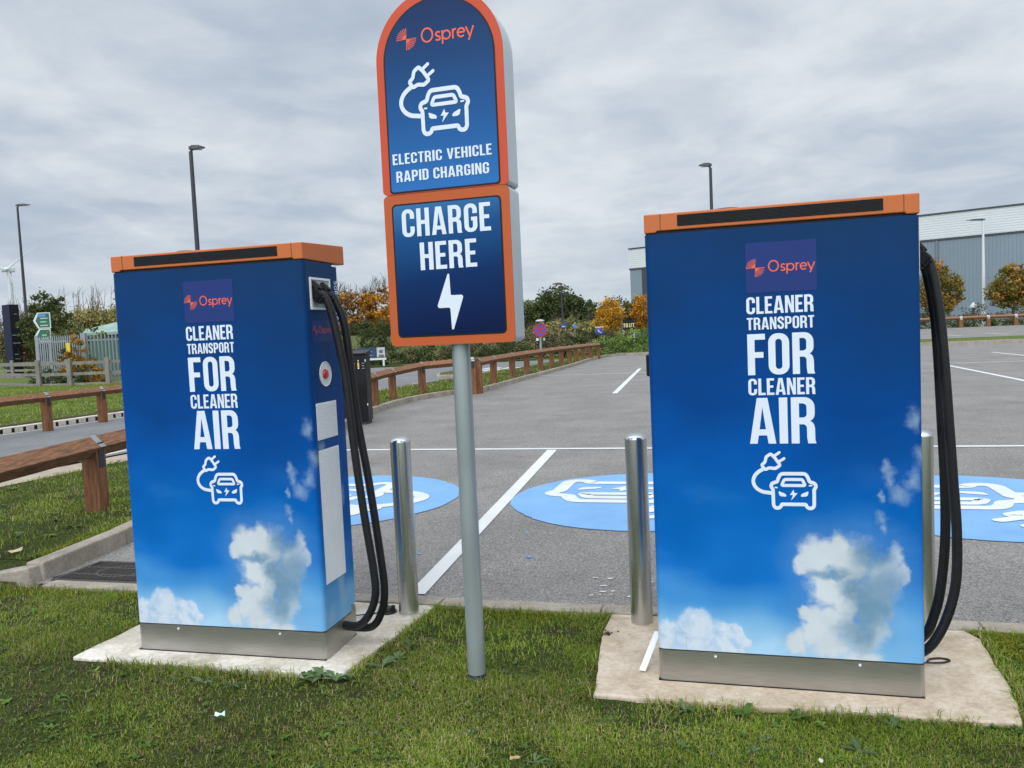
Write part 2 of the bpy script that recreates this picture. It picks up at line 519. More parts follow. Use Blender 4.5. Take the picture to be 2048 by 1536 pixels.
def asphalt(name, base, agg=0.5, tint=(1, 1, 1), spec=0.35):
    m, g, b = new_mat(name)
    pos = g.n('ShaderNodeNewGeometry').outputs['Position']
    vo = g.n('ShaderNodeTexVoronoi'); vo.inputs['Scale'].default_value = 130; g.put(vo.inputs['Vector'], pos)
    sp = g.sep(vo.outputs['Color'])[0]
    fine = g.noise(pos, 160, 3, 0.7)
    s = g.math('ADD', g.math('MULTIPLY', sp, 0.6), g.math('MULTIPLY', fine, 0.8))
    speck = g.ramp(s, [(0.25, (1 - agg * 0.95,) * 3), (0.6, (0.95,) * 3), (0.98, (1 + agg * 1.5,) * 3)])
    c = g.mix(1.0, tuple(base * t for t in tint), speck, 'MULTIPLY')
    patch = g.noise(pos, 0.9, 6, 0.6)
    c = g.mix(1.0, c, g.ramp(patch, [(0.3, (0.82,) * 3), (0.7, (1.2, 1.19, 1.17))]), 'MULTIPLY')
    st = g.step(g.noise(pos, 2.3, 7, 0.7), 0.56, 0.74)
    c = g.mix(g.math('MULTIPLY', st, 0.22), c, (0.30, 0.29, 0.27))
    dk = g.step(g.noise(g.vmath('ADD', pos, (9, 4, 0)), 1.4, 7, 0.72), 0.55, 0.72)
    c = g.mix(g.math('MULTIPLY', dk, 0.4), c, (0.06, 0.058, 0.055))
    g.put(b.inputs['Base Color'], c)
    b.inputs['Roughness'].default_value = 0.75
    b.inputs['Specular IOR Level'].default_value = spec
    bn = g.n('ShaderNodeBump'); bn.inputs['Strength'].default_value = 0.5; bn.inputs['Distance'].default_value = 0.004
    g.put(bn.inputs['Height'], s); g.links.new(bn.outputs[0], b.inputs['Normal'])
    return m


ASPH = asphalt('car_park_asphalt', 0.138, 0.6, (1.07, 1.0, 0.93))
ROADM = asphalt('road_asphalt', 0.13, 0.35, (0.99, 1.0, 1.01))


def paint(name, col, wear=0.35, under=(0.14, 0.14, 0.14)):
    m, g, b = new_mat(name)
    pos = g.n('ShaderNodeNewGeometry').outputs['Position']
    a = g.noise(pos, 55, 5, 0.75); bq = g.noise(pos, 2.2, 5, 0.6)
    t = g.step(g.math('ADD', g.math('MULTIPLY', a, 0.7), g.math('MULTIPLY', bq, 0.6)), 0.86 - wear * 0.35, 0.98 - wear * 0.1)
    c = g.mix(1.0, col, g.ramp(bq, [(0.3, (0.88,) * 3), (0.7, (1.08,) * 3)]), 'MULTIPLY')
    c = g.mix(g.math('MULTIPLY', t, 0.6), c, under)
    crack = g.n('ShaderNodeTexVoronoi', feature='DISTANCE_TO_EDGE'); crack.inputs['Scale'].default_value = 1.7
    g.put(crack.inputs['Vector'], g.vmath('ADD', pos, g.vmath('SCALE', g.noise(pos, 6, 4, 0.6, col=True), 0.25)))
    ck = g.math('MULTIPLY', g.step(crack.outputs['Distance'], 0.006, 0.0), g.step(g.noise(pos, 1.1, 3), 0.52, 0.6))
    c = g.mix(g.math('MULTIPLY', ck, 0.6), c, under)
    g.put(b.inputs['Base Color'], c)
    b.inputs['Roughness'].default_value = 0.7
    bn = g.n('ShaderNodeBump'); bn.inputs['Strength'].default_value = 0.35; bn.inputs['Distance'].default_value = 0.004
    g.put(bn.inputs['Height'], g.noise(pos, 140, 3, 0.7)); g.links.new(bn.outputs[0], b.inputs['Normal'])
    return m


LINEP = paint('white_line_paint', (0.57, 0.57, 0.55), 0.5)
BLUEP = paint('blue_bay_paint', (0.15, 0.315, 0.55), 0.08, (0.10, 0.2, 0.4))
SYMP = paint('bay_symbol_paint', (0.55, 0.57, 0.57), 0.4, (0.33, 0.38, 0.42))


def concrete(name, c1, c2, c3):
    m, g, b = new_mat(name)
    pos = g.n('ShaderNodeNewGeometry').outputs['Position']
    a = g.noise(pos, 3.2, 7, 0.65, 0.4); d = g.noise(pos, 45, 4, 0.65)
    c = g.mix(g.step(g.math('ADD', a, g.math('MULTIPLY', g.math('SUBTRACT', g.noise(pos, 19, 5, 0.7), .5), .5)), 0.36, 0.66), c1, c2)
    c = g.mix(g.math('MULTIPLY', g.step(g.noise(g.vmath('ADD', pos, (3, 1, 0)), 1.9, 6, 0.7), 0.52, 0.7), 0.75), c, c3)
    c = g.mix(1.0, c, g.ramp(d, [(0.3, (0.84,) * 3), (0.7, (1.12,) * 3)]), 'MULTIPLY')
    pit = g.step(g.noise(pos, 24, 4, 0.7), 0.66, 0.74)
    c = g.mix(g.math('MULTIPLY', pit, 0.5), c, tuple(v * 0.4 for v in c1))
    fleck = g.step(g.noise(g.vmath('ADD', pos, (7, 2, 0)), 60, 3, 0.7), 0.62, 0.70)
    c = g.mix(g.math('MULTIPLY', fleck, 0.4), c, tuple(min(v * 1.35, .75) for v in c2))
    g.put(b.inputs['Base Color'], c)
    b.inputs['Roughness'].default_value = 0.88
    b.inputs['Specular IOR Level'].default_value = 0.25
    bn = g.n('ShaderNodeBump'); bn.inputs['Strength'].default_value = 0.55; bn.inputs['Distance'].default_value = 0.006
    g.put(bn.inputs['Height'], g.math('ADD', a, g.math('MULTIPLY', d, 0.5))); g.links.new(bn.outputs[0], b.inputs['Normal'])
    return m


CONC_L = concrete('pale_concrete', (0.43, 0.38, 0.30), (0.62, 0.575, 0.50), (0.28, 0.225, 0.16))
CONC_R = concrete('buff_concrete', (0.41, 0.325, 0.235), (0.52, 0.44, 0.345), (0.29, 0.21, 0.14))
KERBM = concrete('kerb_concrete', (0.25, 0.215, 0.17), (0.33, 0.29, 0.24), (0.14, 0.125, 0.095))
KERBW = concrete('drainage_kerb_stone', (0.50, 0.46, 0.39), (0.58, 0.54, 0.47), (0.40, 0.36, 0.30))
PATHM = concrete('gravel_path', (0.30, 0.24, 0.18), (0.37, 0.31, 0.24), (0.22, 0.175, 0.12))


def lawn_mat(name, g1, g2, dry, soil, amt=(0.6, 0.72)):
    m, g, b = new_mat(name)
    pos = g.n('ShaderNodeNewGeometry').outputs['Position']
    a = g.noise(pos, 1.1, 6, 0.65); f = g.noise(pos, 38, 5, 0.7); h = g.noise(pos, 7, 5, 0.65)
    c = g.mix(g.step(a, 0.35, 0.65), g1, g2)
    c = g.mix(g.math('MULTIPLY', g.step(h, 0.48, 0.7), 0.5), c, dry)
    c = g.mix(1.0, c, g.ramp(f, [(0.28, (0.45,) * 3), (0.72, (1.5,) * 3)]), 'MULTIPLY')
    c = g.mix(g.step(g.noise(g.vmath('ADD', pos, (5, 5, 0)), 3.0, 6, 0.7), amt[0], amt[1]), c, soil)
    g.put(b.inputs['Base Color'], c)
    b.inputs['Roughness'].default_value = 0.95
    b.inputs['Specular IOR Level'].default_value = 0.1
    bn = g.n('ShaderNodeBump'); bn.inputs['Strength'].default_value = 1.0; bn.inputs['Distance'].default_value = 0.05
    g.put(bn.inputs['Height'], g.math('ADD', f, h)); g.links.new(bn.outputs[0], b.inputs['Normal'])
    return m


LAWN = lawn_mat('lawn_soil', (0.05, 0.07, 0.018), (0.06, 0.075, 0.02), (0.085, 0.075, 0.032), (0.055, 0.042, 0.026), (0.5, 0.66))
FARLAWN = lawn_mat('far_lawn_grass', (0.095, 0.135, 0.03), (0.12, 0.16, 0.04), (0.155, 0.165, 0.06), (0.075, 0.075, 0.03), (0.66, 0.8))
BANKM = lawn_mat('bank_grass', (0.085, 0.105, 0.03), (0.11, 0.125, 0.045), (0.15, 0.135, 0.07), (0.05, 0.05, 0.025), (0.58, 0.72))
SOIL = lawn_mat('bare_soil', (0.05, 0.036, 0.024), (0.065, 0.048, 0.03), (0.08, 0.065, 0.04), (0.03, 0.022, 0.015))

# ------------------------------------------------------------------ lettering and symbols (flat printed shapes)
def arc(cx, cy, r, a0, a1, n=6, ry=None):
    ry = r if ry is None else ry
    return [(cx + r * cos(radians(a0 + (a1 - a0) * i / n)), cy + ry * sin(radians(a0 + (a1 - a0) * i / n))) for i in range(n + 1)]


def rrect(x0, y0, x1, y1, r, n=6):
    return arc(x1 - r, y0 + r, r, -90, 0, n) + arc(x1 - r, y1 - r, r, 0, 90, n) + arc(x0 + r, y1 - r, r, 90, 180, n) + arc(x0 + r, y0 + r, r, 180, 270, n)


def ribbon_outline(path, wd):
    L = []; R_ = []
    n = len(path)
    for i, (x, y) in enumerate(path):
        ax, ay = path[max(i - 1, 0)]; bx, by = path[min(i + 1, n - 1)]
        dx_, dy_ = bx - ax, by - ay; l = math.hypot(dx_, dy_) or 1
        nx, ny = -dy_ / l * wd / 2, dx_ / l * wd / 2
        L.append((x + nx, y + ny)); R_.append((x - nx, y - ny))
    return R_ + L[::-1]


_cl = [(.5, .65)] + arc(.28, .78, .22, 0, 90) + arc(.22, .78, .22, 90, 180) + arc(.22, .22, .22, 180, 270) + arc(.28, .22, .22, 270, 360) + [(.5, .37), (.33, .37)] + arc(.25, .215, .08, 0, -180, 8) + arc(.25, .785, .08, 180, 0, 8) + [(.33, .65)]
_gl = [(.5, .65)] + arc(.28, .78, .22, 0, 90) + arc(.22, .78, .22, 90, 180) + arc(.22, .22, .22, 180, 270) + arc(.28, .22, .22, 270, 360) + [(.5, .53), (.265, .53), (.265, .40), (.33, .40)] + arc(.25, .215, .08, 0, -180, 8) + arc(.25, .785, .08, 180, 0, 8) + [(.33, .65)]
_sl = ribbon_outline([(.085, .32), (.085, .23)] + arc(.25, .225, .165, 190, 350, 8, .155) + [(.415, .30), (.39, .40), (.30, .50), (.20, .58), (.11, .67), (.085, .74)] + arc(.25, .775, .165, 170, 10, 8, .155) + [(.415, .76), (.415, .69)], .17)
_rl = [(0, 0), (.17, 0), (.17, .415), (.25, .415)] + arc(.25, .335, .08, 90, 0, 4) + [(.332, .13), (.352, 0), (.525, 0), (.503, .07), (.5, .32), (.485, .40), (.455, .45), (.405, .485), (.455, .52), (.49, .58)] + [(.5, .65)] + arc(.28, .78, .22, 0, 90) + [(0, 1)]
_rh = [(.17, .56), (.25, .56)] + arc(.25, .63, .08, -90, 0, 4, .07) + arc(.25, .785, .08, 0, 90, 4) + [(.17, .865)]
_pl = [(0, 0), (.17, 0), (.17, .37), (.27, .37)] + arc(.28, .59, .22, -90, 0) + arc(.28, .78, .22, 0, 90) + [(0, 1)]
_ph = [(.17, .51), (.25, .51)] + arc(.25, .59, .08, -90, 0, 4) + arc(.25, .785, .08, 0, 90, 4) + [(.17, .865)]
_dl = [(0, 0), (.28, 0)] + arc(.28, .22, .22, -90, 0) + arc(.28, .78, .22, 0, 90) + [(0, 1)]
_dh = [(.17, .135), (.25, .135)] + arc(.25, .215, .08, -90, 0, 4) + arc(.25, .785, .08, 0, 90, 4) + [(.17, .865)]
GLYPH = {
    'A': (.57, [[(0, 0), (.165, 0), (.195, .18), (.375, .18), (.405, 0), (.57, 0), (.4, 1), (.17, 1)], [(.217, .315), (.353, .315), (.285, .80)]]),
    'C': (.5, [_cl]), 'D': (.5, [_dl, _dh]),
    'E': (.42, [[(0, 0), (.42, 0), (.42, .14), (.17, .14), (.17, .435), (.37, .435), (.37, .57), (.17, .57), (.17, .86), (.42, .86), (.42, 1), (0, 1)]]),
    'F': (.43, [[(0, 0), (.175, 0), (.175, .42), (.385, .42), (.385, .56), (.175, .56), (.175, .86), (.43, .86), (.43, 1), (0, 1)]]),
    'G': (.5, [_gl]),
    'H': (.5, [[(0, 0), (.17, 0), (.17, .43), (.33, .43), (.33, 0), (.5, 0), (.5, 1), (.33, 1), (.33, .57), (.17, .57), (.17, 1), (0, 1)]]),
    'I': (.18, [[(0, 0), (.18, 0), (.18, 1), (0, 1)]]),
    'L': (.41, [[(0, 0), (.41, 0), (.41, .14), (.17, .14), (.17, 1), (0, 1)]]),
    'N': (.5, [[(0, 0), (.15, 0), (.15, .62), (.335, 0), (.5, 0), (.5, 1), (.35, 1), (.35, .43), (.18, 1), (0, 1)]]),
    'O': (.5, [rrect(0, 0, .5, 1, .22), rrect(.17, .135, .33, .865, .078)[::-1]]),
    'P': (.5, [_pl, _ph]), 'R': (.525, [_rl, _rh]), 'S': (.5, [_sl]),
    'T': (.45, [[(.14, 0), (.31, 0), (.31, .86), (.45, .86), (.45, 1), (0, 1), (0, .86), (.14, .86)]]),
    'V': (.56, [[(.19, 0), (.37, 0), (.56, 1), (.39, 1), (.285, .30), (.175, 1), (0, 1)]]),
    ' ': (.2, []),
}
for _k, _v in list(GLYPH.items()):            # outlines counter-clockwise, holes clockwise
    lp = []
    for i, q in enumerate(_v[1]):
        ar = sum(q[j][0] * q[(j + 1) % len(q)][1] - q[(j + 1) % len(q)][0] * q[j][1] for j in range(len(q)))
        lp.append(q if (ar > 0) == (i == 0) else q[::-1])
    GLYPH[_k] = (_v[0], lp)


def word(mb, s, x0, x1, z0, z1, f3, gap=.075):
    tw = sum(GLYPH[c][0] for c in s) + gap * (len(s) - 1)
    kx = (x1 - x0) / tw; kz = z1 - z0; x = x0
    for c in s:
        wd, loops = GLYPH[c]
        if loops:
            mb.tess([[(x + p[0] * kx, z0 + p[1] * kz) for p in lp] for lp in loops], f3)
        x += (wd + gap) * kx


def chaikin(pts, closed, it=2):
    for _ in range(it):
        out = []; n = len(pts)
        rng = range(n) if closed else range(n - 1)
        if not closed: out.append(pts[0])
        for i in rng:
            (ax, ay), (bx, by) = pts[i], pts[(i + 1) % n]
            out += [(.75 * ax + .25 * bx, .75 * ay + .25 * by), (.25 * ax + .75 * bx, .25 * ay + .75 * by)]
        if not closed: out.append(pts[-1])
        pts = out
    return pts


def ribbon(mb, pts, wd, f3, closed=False, it=2, caps=True):
    pts = chaikin(pts, closed, it) if it else pts
    n = len(pts); vs = []; fs = []
    for i, (x, y) in enumerate(pts):
        if closed: a = pts[i - 1]; b = pts[(i + 1) % n]
        else: a = pts[max(i - 1, 0)]; b = pts[min(i + 1, n - 1)]
        ddx, ddy = b[0] - a[0], b[1] - a[1]; l = math.hypot(ddx, ddy) or 1
        nx, ny = -ddy / l * wd / 2, ddx / l * wd / 2
        vs += [f3(x + nx, y + ny), f3(x - nx, y - ny)]
    for i in range(n if closed else n - 1):
        j = (i + 1) % n
        fs.append((2 * i, 2 * i + 1, 2 * j + 1, 2 * j))
    mb.add(vs, fs)
    if caps and not closed:
        for e, o in ((0, 1), (n - 1, n - 2)):
            x, y = pts[e]; ang = math.atan2(y - pts[o][1], x - pts[o][0])
            fan = [(x + wd / 2 * cos(ang + t * pi / 8 - pi / 2), y + wd / 2 * sin(ang + t * pi / 8 - pi / 2)) for t in range(9)]
            mb.add([f3(*p) for p in fan], [tuple(range(9))])


def round_poly(pts, r, closed=True, n=5):
    out = []; N = len(pts)
    for i, p in enumerate(pts):
        if not closed and i in (0, N - 1):
            out.append(p); continue
        a = Vector(pts[i - 1]) - Vector(p); b = Vector(pts[(i + 1) % N]) - Vector(p)
        t = min(r, a.length * .45, b.length * .45)
        q0 = Vector(p) + a.normalized() * t; q1 = Vector(p) + b.normalized() * t
        for k in range(n + 1):
            f = k / n
            q = q0 * (1 - f) ** 2 + Vector(p) * 2 * f * (1 - f) + q1 * f * f
            out.append((q.x, q.y))
    return out


ICON_W, ICON_H = 785.0, 700.0


def ev_icon(mb, x0, x1, z0, z1, f3, lift, ws=1.0, solid=False):
    """car seen from the front with a cable and plug, drawn on a 785 x 700 grid; lift(k) shifts overlapping strokes apart"""
    def mp(k):
        return lambda px, py: f3(x0 + (px - 190) / ICON_W * (x1 - x0), z1 - (py - 720) / ICON_H * (z1 - z0), lift * k)
    half = [(692, 989), (565, 989), (540, 1000), (518, 1036), (503, 1084), (470, 1093), (440, 1104), (428, 1130), (432, 1152), (450, 1176), (452, 1365), (474, 1397), (514, 1397), (540, 1380), (548, 1352), (692, 1352)]
    full = half + [(1384 - p[0], p[1]) for p in half[::-1]]
    full = [p for i, p in enumerate(full) if full[i - 1] != p]
    ribbon(mb, round_poly(full, 26),  42 * ws, mp(0), True, 0)
    ribbon(mb, round_poly([(586, 1057), (798, 1057), (832, 1128), (552, 1128)], 20),  36 * ws, mp(0), True, 0)
    hl = [(515, 1203), (525, 1198), (585, 1222), (605, 1238), (606, 1256), (595, 1262), (545, 1258), (524, 1245)]
    for q in (hl, [(1384 - p[0], p[1]) for p in hl[::-1]]):
        mb.tess([[(p[0], p[1]) for p in q]], mp(0))
    mb.tess([[(693, 1177), (649, 1240), (684, 1242), (662, 1306), (741, 1219), (702, 1216)]], mp(0))
    for sx in () if solid else (0, 1):
        q = [(470, 1112), (512, 1116), (505, 1140), (470, 1136)]
        q = q if sx == 0 else [(1384 - p[0], p[1]) for p in q[::-1]]
        # small gap line of the wing mirror: a short stroke joining mirror and body
        ribbon(mb, [(q[2][0], q[2][1] + 14), (q[3][0], q[3][1] + 16)], 16, mp(2), False, 0, False)
    ribbon(mb, [(335, 935), (285, 962), (240, 1003), (213, 1062), (222, 1122), (260, 1172), (320, 1204), (375, 1212), (440, 1221)], 44 * ws, mp(1), False, 2, False)
    ribbon(mb, round_poly([(432, 752), (377, 788), (362, 852), (320, 884), (360, 942), (412, 918), (485, 928), (542, 888), (482, 802)], 18),  38 * ws, mp(3), True, 0)
    if solid:
        mb.tess([[(432, 752), (482, 802), (542, 888), (485, 928), (412, 918), (360, 942), (320, 884), (362, 852), (377, 788)]], mp(2.5))
    ribbon(mb, [(482, 772), (535, 737)], 33 * ws, mp(4), False, 0)
    ribbon(mb, [(532, 843), (590, 808)], 33 * ws, mp(4), False, 0)


def fan_logo(mb, cx, cz, r, f3):
    for q in (0, 1):
        for i in range(9):
            a = radians(90 + i * 90 / 8) + q * pi
            wd = 0.030 * r + 0.0
            c0 = (cx + .10 * r * cos(a), cz + .10 * r * sin(a)); c1 = (cx + r * cos(a), cz + r * sin(a))
            nx, nz = -sin(a), cos(a)
            k0, k1 = .016 * r, .040 * r
            mb.add([f3(c0[0] + nx * k0, c0[1] + nz * k0), f3(c0[0] - nx * k0, c0[1] - nz * k0), f3(c1[0] - nx * k1, c1[1] - nz * k1), f3(c1[0] + nx * k1, c1[1] + nz * k1)], [(3, 2, 1, 0)])
        # solid hub of each fan
        cs = [(cx, cz)] + [(cx + .38 * r * cos(radians(90 + j * 15) + q * pi), cz + .38 * r * sin(radians(90 + j * 15) + q * pi)) for j in range(7)]
        mb.add([f3(x, z, 0.0002) for x, z in cs], [tuple(range(8))])


def type_word(mb, s, x0, x1, zb, zcap, f3, cap_frac=None):
    """lettering in the built-in round sans face, fitted between x0..x1, baseline zb and capital height zcap"""
    cu = bpy.data.curves.new('t', 'FONT'); cu.body = s; cu.size = 1.0; cu.resolution_u = 6
    o = bpy.data.objects.new('t', cu); COL.objects.link(o)
    bpy.context.view_layer.update()
    me = bpy.data.meshes.new_from_object(o.evaluated_get(bpy.context.evaluated_depsgraph_get()))
    xs = [v.co.x for v in me.vertices]
    cap = 0.73
    kx = (x1 - x0) / (max(xs) - min(xs)); kz = (zcap - zb) / cap
    m0 = min(xs)
    mb.add([f3(x0 + (v.co.x - m0) * kx, zb + v.co.y * kz) for v in me.vertices], [tuple(p.vertices) for p in me.polygons])
    bpy.data.objects.remove(o); bpy.data.curves.remove(cu); bpy.data.meshes.remove(me)


def osprey_word(mb, x0, x1, zb, zcap, f3):
    """round thin lettering of the operator's name, drawn as strokes"""
    H = zcap - zb; X = .66 * H                      # cap height, x-height
    tot = 4.42                                      # width in cap heights
    k = (x1 - x0) / tot
    st = .115

    def P(px, pz): return (x0 + px * k, zb + pz * H)
    sw = st * H

    def rb(pts, closed=False, it=0, lift=0.0, caps=False):
        ribbon(mb, [P(*p) for p in pts], sw, (lambda a, b: f3(a, b, lift)), closed, it, caps)
    O = [(.50 + .445 * cos(t * pi / 16), .5 + .445 * sin(t * pi / 16)) for t in range(32)]
    rb(O, True)
    s = [(1.20, .135), (1.26, .085), (1.37, .055), (1.47, .075), (1.545, .135), (1.55, .215), (1.49, .275), (1.37, .325), (1.26, .365), (1.215, .43), (1.235, .52), (1.31, .585), (1.40, .605), (1.49, .585), (1.545, .535)]
    rb(s, False, 2)
    rb([(1.75, -.24), (1.75, .66)], False, 0, 0.0001)
    rb([(2.07 + .31 * cos(t * pi / 14), .33 + .275 * sin(t * pi / 14)) for t in range(28)], True)
    rb([(2.60, 0), (2.60, .66)], False, 0, 0.0001)
    rb([(2.60, .40), (2.64, .53), (2.73, .60), (2.88, .605)], False, 2)
    e = [(3.01, .345), (3.54, .345)] + [(3.28 + .28 * cos(radians(a)), .33 + .275 * sin(radians(a))) for a in range(0, 331, 15)]
    rb([(3.03, .345), (3.54, .345)], False, 0, 0.0001)
    rb([(3.27 + .285 * cos(radians(a)), .33 + .275 * sin(radians(a))) for a in range(5, 325, 13)])
    rb([(3.66, .66), (3.95, .03)], False, 0)
    rb([(4.27, .66), (3.86, -.24)], False, 0, 0.0001)


# ------------------------------------------------------------------ rapid chargers
CW, CD = 1.0314, 0.2835


def build_charger(root):
    W = CW
    R0 = 0.022
    foot = arc(W - R0, R0, R0, -90, 0, 4) + [(W, CD), (0, CD)] + arc(R0, R0, R0, 180, 270, 4)
    n = len(foot)
    z0, z1 = 0.1385, 1.8755
    HY, HZ, HR = 0.154, 1.344, 0.0565
    mb = MB()
    for i in range(n):
        a, b = foot[i], foot[(i + 1) % n]
        if abs(a[0] - W) < 1e-6 and abs(b[0] - W) < 1e-6:      # side with the round opening of the emergency stop
            outer = [(a[1], z0), (b[1], z0), (b[1], z1), (a[1], z1)]
            hole = [(HY + HR * cos(t * pi / 16), HZ - HR * sin(t * pi / 16)) for t in range(32)]
            mb.tess([outer, hole], lambda u, v: (W, u, v))
        else:
            mb.add([(a[0], a[1], z0), (b[0], b[1], z0), (b[0], b[1], z1), (a[0], a[1], z1)], [(0, 1, 2, 3)])
    mb.add([(p[0], p[1], z1) for p in foot], [tuple(range(n))])
    mb.add([(p[0], p[1], z0) for p in foot], [tuple(range(n - 1, -1, -1))])
    body = mb.build('cabinet', WRAP, root, smooth=True)
    # steel plinth, its rear part and the dark joint
    MB().prism([(p[0] * 1.0, p[1]) for p in foot], 0.002, 0.1335).build('plinth', STEEL_P, root, smooth=True)
    MB().box(0.004, W - 0.003, 0.288, 0.3385, 0.004, 0.160).build('rear_plinth', STEEL_P, root, bevel=0.003)
    MB().box(0.004, W - 0.004, 0.004, 0.27, 0.1335, 0.1388).build('plinth_joint', BLACKP, root)
    MB().box(-0.002, W - 0.004, -0.003, 0.335, -0.004, 0.004).build('base_seal', BLACKP, root)
    for sx, sz in ((.2346, .1165), (.793, .1175)):
        MB().lathe([(.0001, -.006), (.0045, -.0045), (.006, 0), (.006, .002)][::1], (sx, -.0005, sz), (0, 1, 0), 12).build('screw', WHITEST, root, smooth=True)
    # rear door leaf carried behind the cabinet
    door = MB().box(0.006, W - 0.003, 0.288, 0.343, 0.168, 1.866).build('rear_door', WRAP, root, bevel=0.004)
    t = MB()
    type_word(t, '50KW RAPID', 0, .27, 0, .034, lambda a, b: (W - 0.0015, 0.303 + b, 1.795 - a))
    t.build('lettering', DECAL, door)
    # orange roof hood
    hood = [(0, 1.8805), (.046, 1.8805), (.052, 1.8875), (W - .052, 1.8875), (W - .046, 1.8805), (W, 1.8805), (W, 1.957), (0, 1.957)]
    m = MB()
    vs = [(p[0], 0.0, p[1]) for p in hood] + [(p[0], 0.4265, p[1] + (0.018 if p[1] > 1.95 else 0.0)) for p in hood]
    k = len(hood)
    m.add(vs, [(i, k + i, k + (i + 1) % k, (i + 1) % k) for i in range(k)] + [tuple(range(k)), tuple(range(2 * k - 1, k - 1, -1))])
    hd = m.build('hood', ORANGE_CAP, root, bevel=0.009, seg=3)
    MB().box(0.01, W - 0.01, 0.012, 0.33, 1.8755, 1.8885).build('hood_gap', BLACKP, root)
    for sx in (.0659, .9766):
        MB().box(sx - .0012, sx + .0012, -0.0012, 0.002, 1.8865, 1.956).build('seam', M('seam', (0.10, 0.035, 0.015)) if 'seam' not in bpy.data.materials else bpy.data.materials['seam'], hd)
    g = MB(); g.box(.134, .9045, -0.0012, 0.004, 1.9015, 1.9465)
    gr = g.build('air_grille', BLACKPL, hd)
    g = MB()
    for i in range(9):
        zc = 1.9035 + i * .0051
        g.box(.136, .9025, -0.0034, -0.0014, zc, zc + .0021)
    g.build('grille_slats', M('grille_slat', (0.012, 0.012, 0.014), 0.5, spec=.2) if 'grille_slat' not in bpy.data.materials else bpy.data.materials['grille_slat'], gr)
    MB().lathe([(.075, 0), (.075, .006), (.06, .012), (.0001, .014)], (.33, .16, 1.962), (0, 0, 1), 24).build('roof_aerial', BLACKPL, hd, smooth=True)

    # printed panel, operator's mark and slogan on the front
    def F(x, z, d=0.0): return (x, -0.0012 - d, z)
    m = MB(); m.add([F(.3965, 1.6145), F(.662, 1.6145), F(.662, 1.812), F(.3965, 1.812)], [(0, 1, 2, 3)])
    m.build('name_panel', PURPLE, body)

    def F2(x, z, d=0.0): return (x, -0.0022 - d, z)
    m = MB(); fan_logo(m, .4325, 1.7130, .0355, F2); osprey_word(m, .4815, .6605, 1.6945, 1.7405, F2)
    m.build('operator_mark', DECALO, body)
    m = MB()
    word(m, 'CLEANER', .395, .6485, 1.5308, 1.5985, F)
    word(m, 'TRANSPORT', .3955, .649, 1.4680, 1.5165, F)
    word(m, 'FOR', .395, .6485, 1.2868, 1.4510, F)
    word(m, 'CLEANER', .3945, .6487, 1.2056, 1.2725, F)
    word(m, 'AIR', .3955, .648, 1.0095, 1.1943, F)
    m.build('slogan', DECAL, body)
    m = MB()
    ev_icon(m, .3957, .6485, .7402, .9794, lambda x, z, d: (x, -0.0012 - d, z), 0.0002)
    m.build('car_symbol', DECAL, body)

    # right-hand side: holster plate, faded mark, emergency stop, louvres
    def Sd(y, z, d=0.0): return (W + 0.001 + d, y, z)
    m = MB()
    for (y0, y1, za, zb_) in ((.046, .246, 1.790, 1.800), (.046, .246, 1.650, 1.660), (.046, .056, 1.660, 1.790), (.236, .246, 1.660, 1.790)):
        m.box(W + .0003, W + .007, y0, y1, za, zb_)
    pl = m.build('holster_plate', WHITE_PL, root)
    MB().box(W + .0002, W + .0025, .0562, .2358, 1.6602, 1.7898).build('recess', GREY_PL, pl)
    m = MB(); m.add([Sd(.045, 1.498), Sd(.243, 1.498), Sd(.243, 1.601), Sd(.045, 1.601)], [(0, 1, 2, 3)])
    m.build('side_panel', PURPLE, body)
    m = MB(); fan_logo(m, .078, 1.553, .024, lambda a, b, d=0.0: (W + .002 + d, a, b)); osprey_word(m, .108, .238, 1.540, 1.574, lambda a, b, d=0.0: (W + .002 + d, a, b))
    m.build('side_mark', DECALOS, body)
    bowl = MB().lathe([(HR + .0035, .0002), (HR + .003, .003), (HR, .003), (HR - .001, -.004), (HR - .008, -.018), (HR - .02, -.027), (.0001, -.03)][::-1], (W, HY, HZ), (1, 0, 0), 32).build('emergency_stop_bowl', WHITE_PL, root, smooth=True)
    b = MB().lathe([(.010, -.03), (.010, -.008), (.0225, -.006), (.024, .002), (.021, .009), (.010, .0125), (.0001, .013)], (W, HY - .004, HZ), (1, 0, 0), 24).build('stop_button', RED_PL, bowl, smooth=True)
    MB().box(W - .012, W - .004, HY - .03, HY - .012, HZ + .016, HZ + .036).build('key_tag', M('key_tag', (0.45, 0.36, 0.10)) if 'key_tag' not in bpy.data.materials else bpy.data.materials['key_tag'], bowl)
    for za, zb_ in ((1.037, 1.211), (.350, .989)):
        m = MB(); m.box(W + .0002, W + .002, .040, .2435, za, zb_)
        v = m.build('side_louvre', WHITE_PL, root)
        s = MB(); zz_ = za
        while zz_ < zb_ - .012:
            s.add([(W + .002, .041, zz_), (W + .002, .2425, zz_), (W + .0034, .2425, zz_ + .0068), (W + .0034, .041, zz_ + .0068), (W + .002, .041, zz_ + .0078), (W + .002, .2425, zz_ + .0078)], [(0, 1, 2, 3), (3, 2, 5, 4)])
            zz_ += .0088
        s.build('louvre_blades', WHITE_PL, v)
